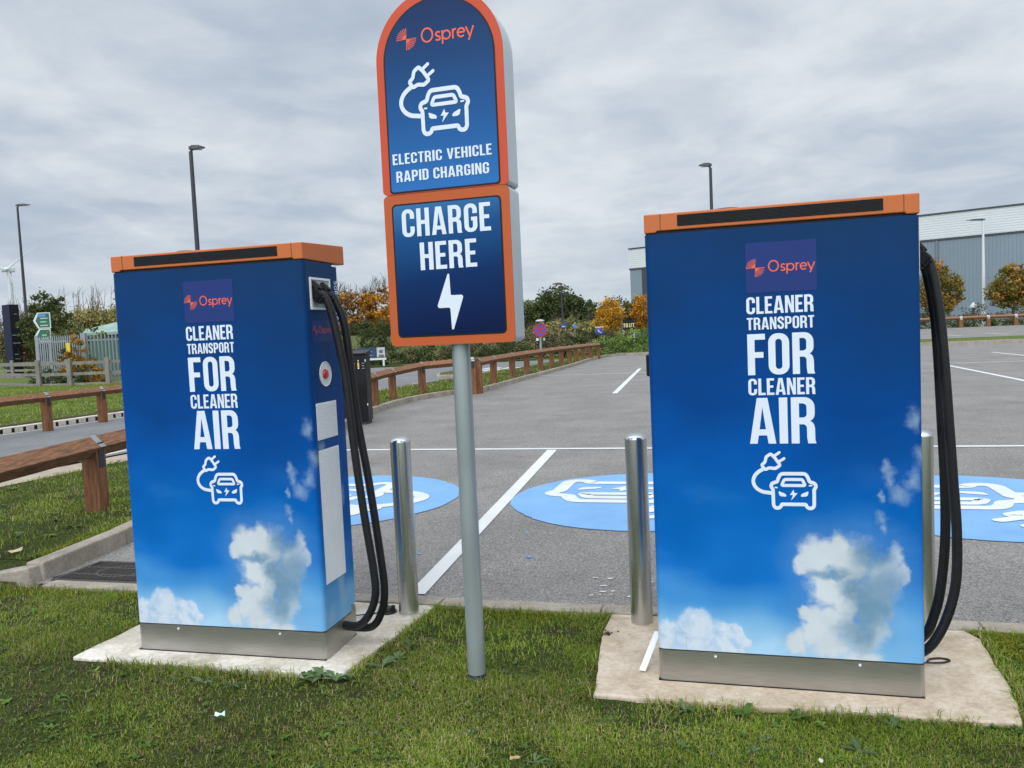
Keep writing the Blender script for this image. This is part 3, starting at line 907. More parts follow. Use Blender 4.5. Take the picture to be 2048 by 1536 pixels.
    # two charging guns parked in the holster
    for yy, zz in ((.088, 1.765), (.180, 1.762)):
        m = MB()
        d = Vector((.66, .20, -.72)).normalized()
        sdir = Vector((0, 1, 0)); updir = sdir.cross(d).normalized() * -1
        p0 = Vector((W - .030, yy - .012, zz + .012))
        m.obox(p0 + d * .032, d, sdir, updir, .036, .024, .027)
        m.obox(p0 + d * .080 - updir * .003, d, sdir, updir, .024, .027, .025)
        m.obox(p0 + d * .045 + updir * .028, d, sdir, updir, .028, .014, .006)
        m.obox(p0 + d * .108 - updir * .005, d, sdir, updir, .011, .023, .022)
        m.build('charging_gun', BLACKPL, root, bevel=.008, seg=3)


def smooth_path(pts, n=6):
    pts = [Vector(p) for p in pts]; out = []
    P = [pts[0] * 2 - pts[1]] + pts + [pts[-1] * 2 - pts[-2]]
    for i in range(1, len(P) - 2):
        for k in range(n):
            t = k / n
            out.append(0.5 * ((2 * P[i]) + (-P[i - 1] + P[i + 1]) * t + (2 * P[i - 1] - 5 * P[i] + 4 * P[i + 1] - P[i + 2]) * t * t + (-P[i - 1] + 3 * P[i] - 3 * P[i + 1] + P[i + 2]) * t ** 3))
    out.append(pts[-1])
    return out


def add_cables(root, sets):
    for path in sets:
        MB().tube(smooth_path(path), 0.019, 14).build('charging_cable', RUBBER, root, smooth=True)


LOC_L = (-1.9282, 3.965, 0.0); ROT_L = -0.2491
LOC_R = (0.5697, 3.3422, 0.0); ROT_R = -0.2694
chL = thing('rapid_charger', 'blue sky-printed charging cabinet left of the sign, white holster and red button showing', 'ev charger', LOC_L, ROT_L, 'rapid charging cabinets')
build_charger(chL)
chR = copy_tree(chL)
chR.location = LOC_R; chR.rotation_euler = (0, 0, ROT_R)
tag(chR, 'blue sky-printed charging cabinet right of the sign, only its flat front showing')
add_cables(chL, [
    [(1.055, .092, 1.728), (1.084, .10, 1.700), (1.112, .11, 1.598), (1.147, .12, 1.361), (1.164, .12, 1.148), (1.182, .12, .909), (1.210, .12, .645), (1.239, .12, .405), (1.241, .12, .283), (1.205, .12, .19), (1.13, .15, .12), (1.02, .20, .10)],
    [(1.06, .186, 1.725), (1.085, .195, 1.69), (1.124, .2, 1.574), (1.145, .2, 1.333), (1.166, .2, 1.090), (1.203, .2, .822), (1.240, .2, .479), (1.2535, .2, .282), (1.228, .2, .165), (1.165, .21, .09), (1.02, .24, .075)]])
add_cables(chR, [
    [(1.06, .186, 1.725), (1.0886, .2, 1.69), (1.119, .2, 1.515), (1.131, .2, 1.354), (1.143, .2, 1.051), (1.151, .2, .827), (1.150, .2, .58), (1.130, .2, .372), (1.106, .2, .2665), (1.077, .2, .19), (1.02, .22, .12)],
    [(1.05, .095, 1.735), (1.085, .10, 1.69), (1.115, .10, 1.514), (1.131, .10, 1.318), (1.146, .10, 1.063), (1.158, .10, .846), (1.169, .10, .647), (1.165, .10, .446), (1.134, .10, .303), (1.088, .10, .199), (1.045, .11, .145), (1.0, .13, .12)]])
m = MB(); m.box(-.021, -.0005, .10, .17, 1.288, 1.382)
m.build('side_latch', BLACKPL, chR, bevel=.007)

# ------------------------------------------------------------------ totem sign on its pole
SG_LOC = (-0.5125, 3.4931, 0.0); SG_ROT = -0.2872
SW, ST = 0.5597, 0.1464
sg = thing('charging_sign', 'tall round-topped blue and orange sign reading CHARGE HERE on a grey pole', 'sign', SG_LOC, SG_ROT)
ZB, ZM, ZC = 1.4634, 2.1062, 2.653
PX, PY = SW * 0.52, ST * 0.5
MB().tube([(PX, PY, -.25), (PX, PY, 1.47)], 0.0395, 32).build('pole', POLE, sg, smooth=True)
MB().lathe([(.0402, .0), (.0402, .016)], (PX, PY, -.006), n=32).build('base_ring', DKBLUE, sg, smooth=True)


def arch(x0, x1, zb, zc, r, n=28):
    rad = (x1 - x0) / 2
    return arc(x0 + r, zb + r, r, 180, 270, 5) + arc(x1 - r, zb + r, r, 270, 360, 5) + arc((x0 + x1) / 2, zc, rad, 0, 180, n)


lowout = rrect(0, ZB, SW, ZM - .001, .022)
upout = arch(0, SW, ZM + .001, ZC, .018)
cu = MB().slab(upout, 0.003, ST).build('upper_box', SIGNGREY, sg, bevel=.004)
cl_ = MB().slab(lowout, 0.003, ST).build('lower_box', SIGNGREY, sg, bevel=.004)


def G3(x, z, d=0.0): return (x, -0.001 - d, z)


for outl, inl, inl2, mat_o, mat_f, par in (
        (upout, arch(.0335, SW - .0335, 2.1105, ZC - .005, .014), arch(.0405, SW - .0405, 2.1175, ZC - .005, .012), ORANGE_UP, SIGN_UP, cu),
        (lowout, rrect(.0355, 1.4995, SW - .0355, 2.066, .02), rrect(.0425, 1.5065, SW - .0425, 2.059, .017), ORANGE_LO, SIGN_LO, cl_)):
    MB().slab(outl, -.001, .0029).build('orange_border', mat_o, par)
    m = MB(); m.tess([inl], lambda x, z: G3(x, z, .001)); m.build('black_edging', BLACKP, par)
    m = MB(); m.tess([inl2], lambda x, z: G3(x, z, .002)); m.build('blue_face', mat_f, par)


def G4(x, z, d=0.0): return (x, -0.0042 - d, z)


m = MB(); fan_logo(m, .1438, 2.7395, .0445, G4); osprey_word(m, .2105, .4485, 2.7135, 2.7745, G4)
m.build('operator_mark', M('sign_orange_ink', S(222, 82, 52), 0.4), cu)
m = MB(); ev_icon(m, .0955, .4105, 2.334, 2.6345, lambda x, z, d: (x, -.0042 - d, z), .0002)
m.build('car_symbol', DECAL, cu)
m = MB()
word(m, 'ELECTRIC VEHICLE', .0533, .494, 2.2312, 2.2752, G4, .10)
word(m, 'RAPID CHARGING', .0665, .4795, 2.1576, 2.2025, G4, .10)
m.build('lettering', DECAL, cu)
m = MB()
word(m, 'CHARGE', .0805, .476, 1.9252, 2.0415, G4, .09)
word(m, 'HERE', .156, .4085, 1.7818, 1.8975, G4, .09)
bolt = [(.2782, 1.7610), (.2738, 1.7560), (.2245, 1.6300), (.2250, 1.6225), (.2310, 1.6180), (.2755, 1.6180), (.2805, 1.6130), (.2835, 1.5285), (.2880, 1.5245), (.2925, 1.5285), (.3395, 1.6580), (.3390, 1.6650), (.3320, 1.6690), (.2890, 1.6695), (.2850, 1.6735), (.2825, 1.7570)]
m.tess([bolt], G4)
m.build('lettering', DECAL, cl_)

# ------------------------------------------------------------------ ground, car park, roads, kerbs
def sheet(name, poly, z, mat, kind='structure'):
    m = MB(); m.tess([poly], lambda x, y: (x, y, z))
    return tag(m.build(name, mat), kind=kind)


def offset_line(pts, d):
    """points moved sideways by d (positive = to the left of travel)"""
    out = []
    for i, (x, y) in enumerate(pts):
        ax, ay = pts[max(i - 1, 0)]; bx, by = pts[min(i + 1, len(pts) - 1)]
        l = math.hypot(bx - ax, by - ay)
        out.append((x - (by - ay) / l * d, y + (bx - ax) / l * d))
    return out


def resample(pts, step_):
    out = [pts[0]]; rem = step_
    for (ax, ay), (bx, by) in zip(pts[:-1], pts[1:]):
        l = math.hypot(bx - ax, by - ay); t = rem
        while t <= l:
            out.append((ax + (bx - ax) * t / l, ay + (by - ay) * t / l)); t += step_
        rem = t - l
    return out


KS = -0.2715                                                # slope of the kerb behind the chargers


def kerb_y(x): return 4.43 + KS * x                        # car-park side edge of the flush kerb


big = MB(); big.add([(-2500, -800, -.10), (2500, -800, -.10), (2500, 2800, -.10), (-2500, 2800, -.10)], [(0, 1, 2, 3)])
tag(big.build('ground', FARLAWN), kind='structure')
KERB_L = [(-3.18, 5.30), (-3.02, 6.4), (-2.92, 10), (-2.84, 16.2), (-2.45, 18.7), (-1.65, 20.5), (-.90, 20.55), (-.42, 22.3), (.45, 25.6), (1.50, 29.3), (2.62, 33.5), (3.95, 39.3), (5.2, 43.0), (6.4, 44.4), (9.5, 44.0), (14, 42.8), (22, 40.6)]
sheet('car_park', [(-3.2, kerb_y(-3.2) - .06), (12, kerb_y(12) - .06), (70, kerb_y(70)), (80, 66), (44, 84), (34, 90), (30, 70), (24, 45)] + KERB_L[::-1][1:], -.006, ASPH)
ROAD_E = [(-10.5, 0), (-8.5, 5), (-6.5, 10.1), (-5.8, 11.9), (-5.0, 15), (-4.4, 18.5), (-3.86, 21.6), (-3.2, 23.8), (-1.5, 28.2), (1.2, 35), (3.6, 42.2), (4.5, 44.5)]
ROAD_F = [(-14.6, 6), (-12, 11), (-9.95, 15.4), (-8.95, 18.2), (-8.3, 22), (-8.1, 28), (-8.6, 36), (-9.6, 42.6)]
sheet('road', ROAD_E + [(20, 45.5), (60, 60), (60, 61), (20, 46.6), (4, 42.4), (-7, 42.4)] + ROAD_F[::-1], -.02, ROADM)


def kerb_run(name, pts, width, z0, z1, mat, stone=.915, gap=.008, bev=.012):
    """separate kerb stones laid along a line (one setting mesh); pts is the right-hand edge"""
    m = MB(); q = resample(pts, stone)
    for (ax, ay), (bx, by) in zip(q[:-1], q[1:]):
        d = Vector((bx - ax, by - ay, 0)); l = d.length; d.normalize(); nrm = Vector((-d.y, d.x, 0))
        c = Vector(((ax + bx) / 2, (ay + by) / 2, (z0 + z1) / 2)) + nrm * width / 2
        j = random.uniform(-.003, .003)
        m.obox(c + Vector((0, 0, j)), d, nrm, (0, 0, 1), l / 2 - gap / 2, width / 2, (z1 - z0) / 2)
    return tag(m.build(name, mat, bevel=bev), kind='structure')


kerb_run('kerb', [(14, kerb_y(14) - .125), (-3.12, kerb_y(-3.12) - .125)][::-1], .125, -.2, .003, KERBM, bev=.006)
kerb_run('kerb', KERB_L[:-1], .13, -.2, .115, KERBM)
m = MB(); m.obox((-3.40, 5.335, .0), (-.95, .26, -.16), (.26, .95, 0), (-.16, 0, 1), .20, .065, .07)
tag(m.build('kerb', KERBM, bevel=.012), kind='structure')
kerb_run('drainage_kerb', offset_line(ROAD_F, 0), .17, -.2, .10, KERBW, stone=.5, bev=.01)
m = MB()
for (ax, ay), (bx, by) in zip(resample(ROAD_F, .25)[:-1], resample(ROAD_F, .25)[1:]):
    d = Vector((bx - ax, by - ay, 0)).normalized(); nrm = Vector((-d.y, d.x, 0))
    m.obox(Vector(((ax + bx) / 2, (ay + by) / 2, .035)) - nrm * .0, d, nrm, (0, 0, 1), .032, .004, .042)
tag(m.build('drainage_kerb_slots', BLACKP), kind='structure')
m = MB(); ribbon(m, [(-14, 11.8), (-9.95, 16.0)] if False else offset_line(ROAD_F, .42), .5, lambda x, y: (x, y, .092), False, 0, False)
tag(m.build('soil_strip', SOIL), kind='structure')
sheet('far_lawn', offset_line(ROAD_F, .17) + [(-11, 48), (-120, 70), (-120, -10), (-16, 0)], .085, FARLAWN)
sheet('path', [(-9.4, 5), (-8.1, 5), (-6.3, 10.1), (-5.6, 11.9), (-4.8, 15), (-4.35, 17.8), (-4.0, 17.5), (-4.1, 14.5), (-4.55, 12.2), (-5.02, 10.1), (-5.6, 8.6), (-7.0, 5)][::-1], -.012, PATHM)
VERGE = [(-3.30, 5.42)] + offset_line(KERB_L, .12)[1:13] + [(3.8, 42.1), (1.4, 35), (-1.3, 28.2), (-3.0, 23.7), (-3.65, 21.5), (-4.2, 18.4), (-4.0, 17.4), (-4.05, 14.5), (-4.45, 12.2), (-4.95, 10.1), (-5.53, 8.6), (-6.5, 6.4)]
sheet('verge', VERGE, .10, LAWN)
m = MB(); m.add([(-3.30, 5.44, .10), (-6.5, 6.42, .10), (-6.5, 5.9, -.02), (-3.34, 5.20, -.02)], [(0, 1, 2, 3)])
tag(m.build('verge_slope', LAWN), kind='structure')

PAD_L = [(-2.235, 3.905), (-.83, 3.535), (-.72, 3.80), (-.60, 4.12), (-.485, kerb_y(-.485) - .135), (-1.90, kerb_y(-1.9) - .135), (-2.05, 4.5)]
PAD_R = [(.275, 3.235), (.80, 3.10), (1.30, 2.975), (1.80, 2.845), (1.93, 3.12), (2.03, 3.42), (2.10, 3.62), (2.085, kerb_y(2.085) - .135), (.47, kerb_y(.47) - .135), (.385, 3.88), (.33, 3.55)]


def rough_edge(poly, amp, step_=.06):
    q = poly + [poly[0]]; out = []
    for (ax, ay), (bx, by) in zip(q[:-1], q[1:]):
        l = math.hypot(bx - ax, by - ay); k = max(1, int(l / step_))
        for i in range(k):
            t = i / k; o = random.uniform(-amp, amp) if i else 0
            out.append((ax + (bx - ax) * t - (by - ay) / l * o, ay + (by - ay) * t + (bx - ax) / l * o))
    return out


for nm, pad, mt in (('concrete_slab', PAD_L, CONC_L), ('concrete_slab', PAD_R, CONC_R)):
    tag(MB().prism(rough_edge(pad, .006), -.15, 0.0).build(nm, mt, bevel=.008), kind='structure')

# front lawn: gently uneven soil under the blades
gx = np.arange(-9, 9.01, .12); gy = np.arange(-1.5, 7.0, .12)
X, Y = np.meshgrid(gx, gy)
Z = -.022 + (fbm(X * 1.7, Y * 1.7, 3) - .5) * .035
v = np.stack([X.ravel(), Y.ravel(), Z.ravel()], 1)
nx_, ny_ = len(gx), len(gy)
ii, jj = np.meshgrid(np.arange(nx_ - 1), np.arange(ny_ - 1))
a = (jj * nx_ + ii).ravel()
cxy = v[a] + .06
keep = cxy[:, 1] < kerb_y(cxy[:, 0]) - .02
q = np.stack([a, a + 1, a + 1 + nx_, a + nx_], 1)[keep]
o = np_mesh('lawn', v, quad=q, mat=LAWN); tag(o, kind='structure')

# painted markings
m = MB(); I3 = lambda x, y: (x, y, 0.0)
ribbon(m, [(-2.75, 11.12), (14.5, 6.43)], .105, I3, False, 0, False)                       # far edge of the charging bays
m.add([I3(-.665, 4.66), I3(-.565, 4.63), I3(.53, 10.13), I3(.41, 10.16)], [(0, 1, 2, 3)])
m.add([I3(1.95, 4.05), I3(2.06, 4.02), I3(3.15, 9.45), I3(3.04, 9.48)], [(0, 1, 2, 3)])
m.add([I3(4.6, 3.3), I3(4.71, 3.27), I3(5.8, 8.75), I3(5.69, 8.78)], [(0, 1, 2, 3)])
for k in range(26):
    fx = random.uniform(.35, .85); fy = kerb_y(fx) + random.uniform(.14, .5); fs = random.uniform(.004, .016)
    pts = [(fx + fs * 1.8 * random.uniform(.4, 1) * cos(t * pi / 4), fy + fs * random.uniform(.4, 1) * sin(t * pi / 4)) for t in range(8)]
    m.tess([pts], I3)
tag(m.build('bay_marking', LINEP), kind='structure')
m = MB()
ribbon(m, [(.9, 27.45), (15.0, 23.65), (30, 19.6)], .105, I3, False, 0, False)
for k, (bx, by) in enumerate([(2.30, 18.6), (5.0, 17.9), (7.9, 17.6), (10.9, 17.1)]):
    m.add([I3(bx, by), I3(bx + .12, by - .03), I3(bx + 2.42, by + 10.6), I3(bx + 2.30, by + 10.63)], [(0, 1, 2, 3)]) if k < 3 else m.add([I3(9.2, 11.3), I3(9.32, 11.27), I3(12.9, 24.1), I3(12.77, 24.13)], [(0, 1, 2, 3)])
m.add([I3(16.75, 26.2), I3(16.87, 26.15), I3(17.75, 29.6), I3(17.62, 29.63)], [(0, 1, 2, 3)])
for k in range(6):
    x0 = 29 + k * 2.6
    m.add([(x0, 52 - k * .7, 0), (x0 + .15, 52 - k * .7, 0), (x0 + 1.5, 57 - k * .7, 0), (x0 + 1.35, 57 - k * .7, 0)], [(0, 1, 2, 3)])
tag(m.build('bay_marking', LINEP), kind='structure')
m = MB(); R3 = lambda x, y: (x, y, -.0155)
ribbon(m, offset_line(ROAD_E, .16)[:8], .09, R3, False, 1, False)
ribbon(m, offset_line(ROAD_F, -.12), .07, R3, False, 1, False)
for a, b in (((-4.9, 30.4), (-3.9, 30.3)), ((-3.1, 24.5), (-1.9, 25.9)), ((-2.3, 25.6), (-1.0, 27.4)), ((-3.3, 26.6), (-.9, 27.6)), ((-3.0, 25.2), (-2.0, 25.3))):
    ribbon(m, [a, b], .11, R3, False, 0, False)
for k in range(6):
    ribbon(m, [(-1.6 + k * .42, 33.6 - k * .3), (-.9 + k * .42, 36.2 - k * .3)], .22, R3, False, 0, False)
ribbon(m, [(-1.6, 33.4), (.9, 31.9)], .14, R3, False, 0, False)
ribbon(m, [(-1.9, 29.0), (-.3, 28.6)], .2, R3, False, 0, False)
tag(m.build('road_marking', LINEP), kind='structure')
# traffic island with rough grass
isl = [(-2.7, 29.0), (-2.0, 28.8), (-1.55, 30.0), (-1.7, 32.2), (-2.4, 32.6), (-2.8, 31)]
tag(MB().prism(isl, -.1, .10).build('traffic_island', KERBM, bevel=.02), kind='structure')
sheet('island_grass', [(x * .86 - .31, y * .86 + 4.28) for x, y in isl], .106, BANKM)
# grass strip with kerb between the two halves of the car park
u_ = Vector((.964, -.266, 0)); n_ = Vector((.266, .964, 0))
ip = [Vector((9, 41.2, 0)), Vector((9, 41.2, 0)) + u_ * 50, Vector((9, 41.2, 0)) + u_ * 50 + n_ * 6.2, Vector((9, 41.2, 0)) + n_ * 6.2]
kerb_run('kerb', [(ip[0].x, ip[0].y), (ip[1].x, ip[1].y)], .2, -.2, .16, KERBM)
tag(MB().prism([(p.x, p.y) for p in (ip[0] + n_ * .18, ip[1] + n_ * .18, ip[2], ip[3])], -.1, .15).build('grass_strip', FARLAWN), kind='structure')

# charging-bay roundels
for k, (cx_, cy_, rr_) in enumerate(((1.139, 7.03, 1.195), (-1.74, 7.62, 1.2), (3.625, 6.264, 1.185))):
    N = 140; pts = []
    for i in range(N):
        t = 2 * pi * i / N
        wob = (float(fbm(np.array([cos(t) * 3 + k * 9.3]), np.array([sin(t) * 3]), 5)[0]) - .5) * .05 + (random.random() < .06) * random.uniform(-.03, 0)
        pts.append((cx_ + (rr_ + wob) * cos(t), cy_ + (rr_ + wob) * sin(t)))
    m = MB(); m.tess([pts], lambda x, y: (x, y, 0.0)); tag(m.build('bay_roundel', BLUEP), kind='structure')
    th = ROT_R + pi
    ev = MB()
    ev_icon(ev, -.93, .93, -.80, .80, lambda x, z, d: (cx_ + x * cos(th) - z * sin(th), cy_ + x * sin(th) + z * cos(th), .004 + d), .0004, 1.35, True)
    tag(ev.build('bay_symbol', SYMP), kind='structure')

# gully grate beside the raised kerb
dr = thing('drain_cover', 'dark iron drain grate in the asphalt beside the raised kerb at the left', 'drain cover', (-2.72, 5.40, 0), -.266)
IRON = M('cast_iron', (0.06, 0.05, 0.045), 0.7, 0.3, var=.3, scale=20)
m = MB()
for (x0, x1, y0, y1) in ((-.36, .36, -.22, -.19), (-.36, .36, .19, .22), (-.36, -.33, -.19, .19), (.33, .36, -.19, .19)):
    m.box(x0, x1, y0, y1, -.05, .003)
m.build('frame', IRON, dr)
m = MB(); m.box(-.33, .33, -.19, .19, -.0045, -.003); m.build('gully', BLACKP, dr)
m = MB()
for i in range(-9, 10):
    t = i * .036
    m.obox((t, .0, .0005), (.35, 1, 0), (1, -.35, 0), (0, 0, 1), .185, .007, .0022)
for s in (-1, 1):
    m.obox((0, s * .075, .0012), (1, 0, 0), (0, 1, 0), (0, 0, 1), .33, .009, .0022)
ring = [(.16 * cos(t * pi / 12), .12 * sin(t * pi / 12)) for t in range(24)]
ribbon(m, ring, .02, lambda x, y: (x, y, .004), True, 0)
m.build('bars', IRON, dr)

# ------------------------------------------------------------------ bollards
def bollard(loc, label):
    b = MB().lathe([(.0552, -.1), (.0552, .940), (.0545, .948), (.045, .958), (.025, .9665), (.0001, .970)], n=40).build('bollard', STEEL_B, None, smooth=True)
    b.location = loc
    return tag(b, label, 'bollard', 'stainless steel bollards')


b0 = bollard((-.6187, 4.3335, 0), 'shiny steel bollard right of the left cabinet, beside the grey sign pole')
for loc, lb in (((.6086, 4.0316, 0), 'shiny steel bollard touching the left edge of the right cabinet in view'), ((1.879, 3.71, 0), 'steel bollard half hidden behind the right cabinet and its hanging cables')):
    c = b0.copy(); COL.objects.link(c); c.location = loc; tag(c, lb)

# ------------------------------------------------------------------ timber rail fences
def rail_fence(name, label, posts, z0, hs, ps=.14, rs=.125, group=None, skip=(), sw_=.04, dark=True):
    root = thing(name, label, 'fence', (posts[0][0], posts[0][1], 0), 0, group)
    ox, oy = posts[0]
    P = [Vector((x - ox, y - oy, z0)) for x, y in posts]
    H = hs if isinstance(hs, (list, tuple)) else [hs] * len(P)
    for i, p in enumerate(P):
        d = (P[min(i + 1, len(P) - 1)] - P[max(i - 1, 0)]).normalized(); nr = Vector((-d.y, d.x, 0)); h = H[i]
        zt = h - rs * .70                               # post top meets the lower half of the diamond rail
        m = MB()
        hp = ps / 2
        prof = [(-hp, -.3), (hp, -.3), (hp, zt), (0, zt - hp * .98), (-hp, zt)]
        vs = [p + nr * a + Vector((0, 0, b)) - d * hp for a, b in prof] + [p + nr * a + Vector((0, 0, b)) + d * hp for a, b in prof]
        m.add(vs, [(0, 1, 2, 3, 4), (9, 8, 7, 6, 5)] + [(k, 5 + k, 5 + (k + 1) % 5, (k + 1) % 5) for k in range(5)])
        m.build('post', WOOD, root, bevel=.004)
        # steel strap folded over the rail and down both faces of the post
        s = MB(); k = rs * .7071 + .004
        top = p + Vector((0, 0, h - rs * .7071 - .0))
        up_ = Vector((0, 0, 1))
        ctr = p + Vector((0, 0, h - rs * .7071))
        for sg_ in (-1, 1):
            e = [ctr + up_ * k, ctr + nr * sg_ * k]
            f = e[1] - e[0]; nn = Vector((nr.x * sg_, nr.y * sg_, 1)).normalized()
            s.obox((e[0] + e[1]) / 2, d, f, nn, sw_, f.length / 2, .0025)
            s.cur = 1
            s.obox(p + nr * sg_ * (hp + .0035) + Vector((0, 0, zt - .07)), d, up_, nr, sw_, .11, .0025)
            s.cur = 0
        s.build('strap', [STRAP, STRAPD if dark else STRAP], root)
    for i in range(len(P) - 1):
        if i in skip: continue
        a = P[i] + Vector((0, 0, H[i] - rs * .7071)); b = P[i + 1] + Vector((0, 0, H[i + 1] - rs * .7071))
        d = (b - a); l = d.length; d.normalize(); nr = Vector((-d.y, d.x, 0)).normalized(); uu = d.cross(nr) * -1
        uu = Vector((0, 0, 1))
        e1 = (nr + uu).normalized(); e2 = (uu - nr).normalized()
        MB().obox((a + b) / 2, d, e1, e2, l / 2 - .003, rs / 2, rs / 2).build('rail', WOODR, root, bevel=.006)
    return root


N1 = 8
p1 = [(-3.83, 5.38)] + [(-3.69 + (i * (18.46 - 7.02) / 7) * .083, 7.02 + i * (18.46 - 7.02) / 7) for i in range(N1)] + [(-2.23, 20.0), (-.98, 20.35)]
h1 = [.655] + [.665 + .008 * i for i in range(N1)] + [.78, .83]
rail_fence('timber_rail_fence', 'nearest brown timber rail fence, running along the verge behind the left cabinet', p1, .10, h1, rs=.135)
p2 = [(-.84, 20.5), (-.50, 22.6), (.03, 25.2), (.53, 27.4), (1.08, 29.5), (1.60, 31.6), (2.08, 33.3), (2.52, 34.8), (2.96, 36.4), (3.42, 37.9), (3.9, 39.4), (4.42, 40.7)]
rail_fence('timber_rail_fence', 'brown timber rail fence curving away from behind the sign pole to the hedge', p2, .10, [.80 - .008 * i for i in range(12)], rs=.15, ps=.17, sw_=.03)
p3 = [(-9.19 + k * .36, 15.86 + k * 1.44) for k in range(-3, 4)]
rail_fence('timber_rail_fence', 'brown timber rail fence across the road at the left, before the palisade', p3, .085, .66, rs=.13)
p4 = [(38.2 + k * 2.38, 83.0 - k * .62) for k in range(0, 9)]
rail_fence('timber_rail_fence', 'distant brown rail fence with grey-capped posts below the warehouse', p4, 0.0, 1.12, rs=.24, ps=.34, sw_=.12, dark=False)

# ------------------------------------------------------------------ feeder pillar, plug, small items round the chargers
fp = thing('electrical_cabinet', 'plain black metal cabinet with a lid on the asphalt behind the charging cables', 'electrical cabinet', (-2.93, 14.28, 0), -.06)
MB().box(-.40, .36, 0, .36, .05, 1.235).build('body', BLACKP, fp, bevel=.008)
MB().box(-.38, .34, .02, .34, -.01, .05).build('plinth', M('pillar_plinth', (0.03, .03, .03), .7), fp)
m = MB(); m.add([(-.415, -.02, 1.237), (.375, -.02, 1.237), (.375, .375, 1.237), (-.415, .375, 1.237), (-.415, -.02, 1.265), (.375, -.02, 1.265), (.375, .375, 1.315), (-.415, .375, 1.315)], [(0, 3, 2, 1), (4, 5, 6, 7), (0, 1, 5, 4), (1, 2, 6, 5), (2, 3, 7, 6), (3, 0, 4, 7)])
m.build('lid', BLACKP, fp, bevel=.006)
MB().box(.02, .026, -.0016, .001, .10, 1.22).build('door_seam', M('seam_dark', (.004, .004, .004)), fp)
MB().box(.215, .245, -.004, .001, 1.02, 1.10).build('warning_label', M('yellow_label', (.62, .42, .03), .5), fp)
MB().box(.218, .242, -.004, .001, .985, 1.012).build('white_label', DECAL, fp)
MB().lathe([(.014, 0), (.012, .006), (.0001, .008)], (.23, 0, 1.13), (0, -1, 0), 14).build('lock', WHITEST, fp, smooth=True)
m = MB()
for s in (-1, 1):
    for k in range(3): m.box(.23 + s * .085 - .022, .23 + s * .085 + .022, -.003, .001, .99 + k * .045, .998 + k * .045)
m.build('vent_slots', GREY_PL, fp)
for zz_ in (.35, 1.13): MB().box(.352, .366, -.012, .012, zz_ - .02, zz_ + .02).build('hinge', WHITEST, fp)

pg = thing('cable_cap', 'small black connector cap on a thin lead, on the slab beside the left bollard', 'cable cap', (-.735, 4.345, .0))
MB().lathe([(.045, .0), (.047, .006), (.044, .012), (.03, .014), (.028, .026), (.024, .03), (.0001, .031)], n=24).build('cap', RUBBER, pg, smooth=True)
m = MB()
for t in (0, 2.1, 4.2): m.lathe([(.010, .012), (.011, .034), (.008, .038), (.0001, .039)], (.028 * cos(t), .028 * sin(t), 0), n=12)
m.build('pins', BLACKPL, pg, smooth=True)
MB().tube(smooth_path([(-.04, -.01, .006), (-.10, -.03, .006), (-.17, -.06, .012), (-.235, -.10, .03)]), .0035, 8).build('lead', RUBBER, pg, smooth=True)
lp = MB().tube(smooth_path([(1.72, 3.36, .02), (1.76, 3.415, .006), (1.81, 3.42, .005), (1.835, 3.395, .005), (1.80, 3.375, .006), (1.75, 3.365, .01), (1.70, 3.35, .02)]), .0042, 8).build('wire_loop', RUBBER, None, smooth=True)
tag(lp, 'thin black wire loop lying on the buff slab at the foot of the right cabinet', 'wire')
st_ = MB().obox((.558, 3.49, .068), (.10, .14, .125), (1, -.35, -.1), (.1, .3, 1), .10, .0135, .0016).build('plastic_strip', M("white_strip", (.66, .68, .70), .4, var=.02), None)
tag(st_, 'white plastic strip leaning against the left foot of the right cabinet', 'plastic strip')

# litter, leaves and flakes of paint
def scrap(name, label, cat, loc, mat, size, group=None, seed=0, curl=.3):
    r = random.Random(seed); m = MB(); k = 9
    pts = [(size * (0.6 + .5 * r.random()) * cos(2 * pi * i / k), size * .62 * (0.6 + .5 * r.random()) * sin(2 * pi * i / k)) for i in range(k)]
    vs = [(0, 0, size * .15)] + [(x, y, abs(r.gauss(0, size * curl))) for x, y in pts]
    vs += [(x, y, z - .0012) for x, y, z in vs]
    n = k + 1
    fs = [(0, 1 + i, 1 + (i + 1) % k) for i in range(k)] + [(n, n + 1 + (i + 1) % k, n + 1 + i) for i in range(k)] + [(1 + i, n + 1 + i, n + 1 + (i + 1) % k, 1 + (i + 1) % k) for i in range(k)]
    m.add(vs, fs); o = m.build(name, mat, None); o.location = loc; o.rotation_euler = (0, 0, r.uniform(0, 6))
    return tag(o, label, cat, group)


FLAKE = M('flake', (0.12, 0.30, 0.62), .6)
for k, (x, y, lb) in enumerate([(-.70, 5.52, 'blue paint flake on the asphalt just right of the left steel bollard'), (.06, 5.31, 'largest blue paint flake on the asphalt, between the sign pole and the middle bollard'), (.05, 5.96, 'small blue paint flake just below the near edge of the middle blue roundel'), (.13, 6.12, 'tiny blue paint flake touching the rim of the middle blue roundel'), (1.02, 8.33, 'blue paint flake beyond the far edge of the middle blue roundel')]):
    scrap('paint_flake', lb, 'paint flake', (x, y, .001), FLAKE, (.02, .026, .016, .014, .018)[k], 'flakes of blue paint on the asphalt', k, .05)
scrap('crumpled_wrapper', 'crumpled pale green and white wrapper lying in the grass in front of the left cabinet', 'litter', (-1.24, 3.165, .012), M('wrapper', (.45, .68, .62), .5, var=.3, scale=60, col2=(.75, .78, .78)), .028, None, 4, .4)
LEAFM = M('dead_leaf', (.36, .25, .12), .8, var=.2, scale=40)
scrap('fallen_leaf', 'pale dry oak leaf on the verge grass at the left edge beside the raised kerb', 'leaf', (-3.55, 5.60, .125), M('pale_leaf', (.5, .40, .25), .8), .07, 'fallen leaves', 3, .15)
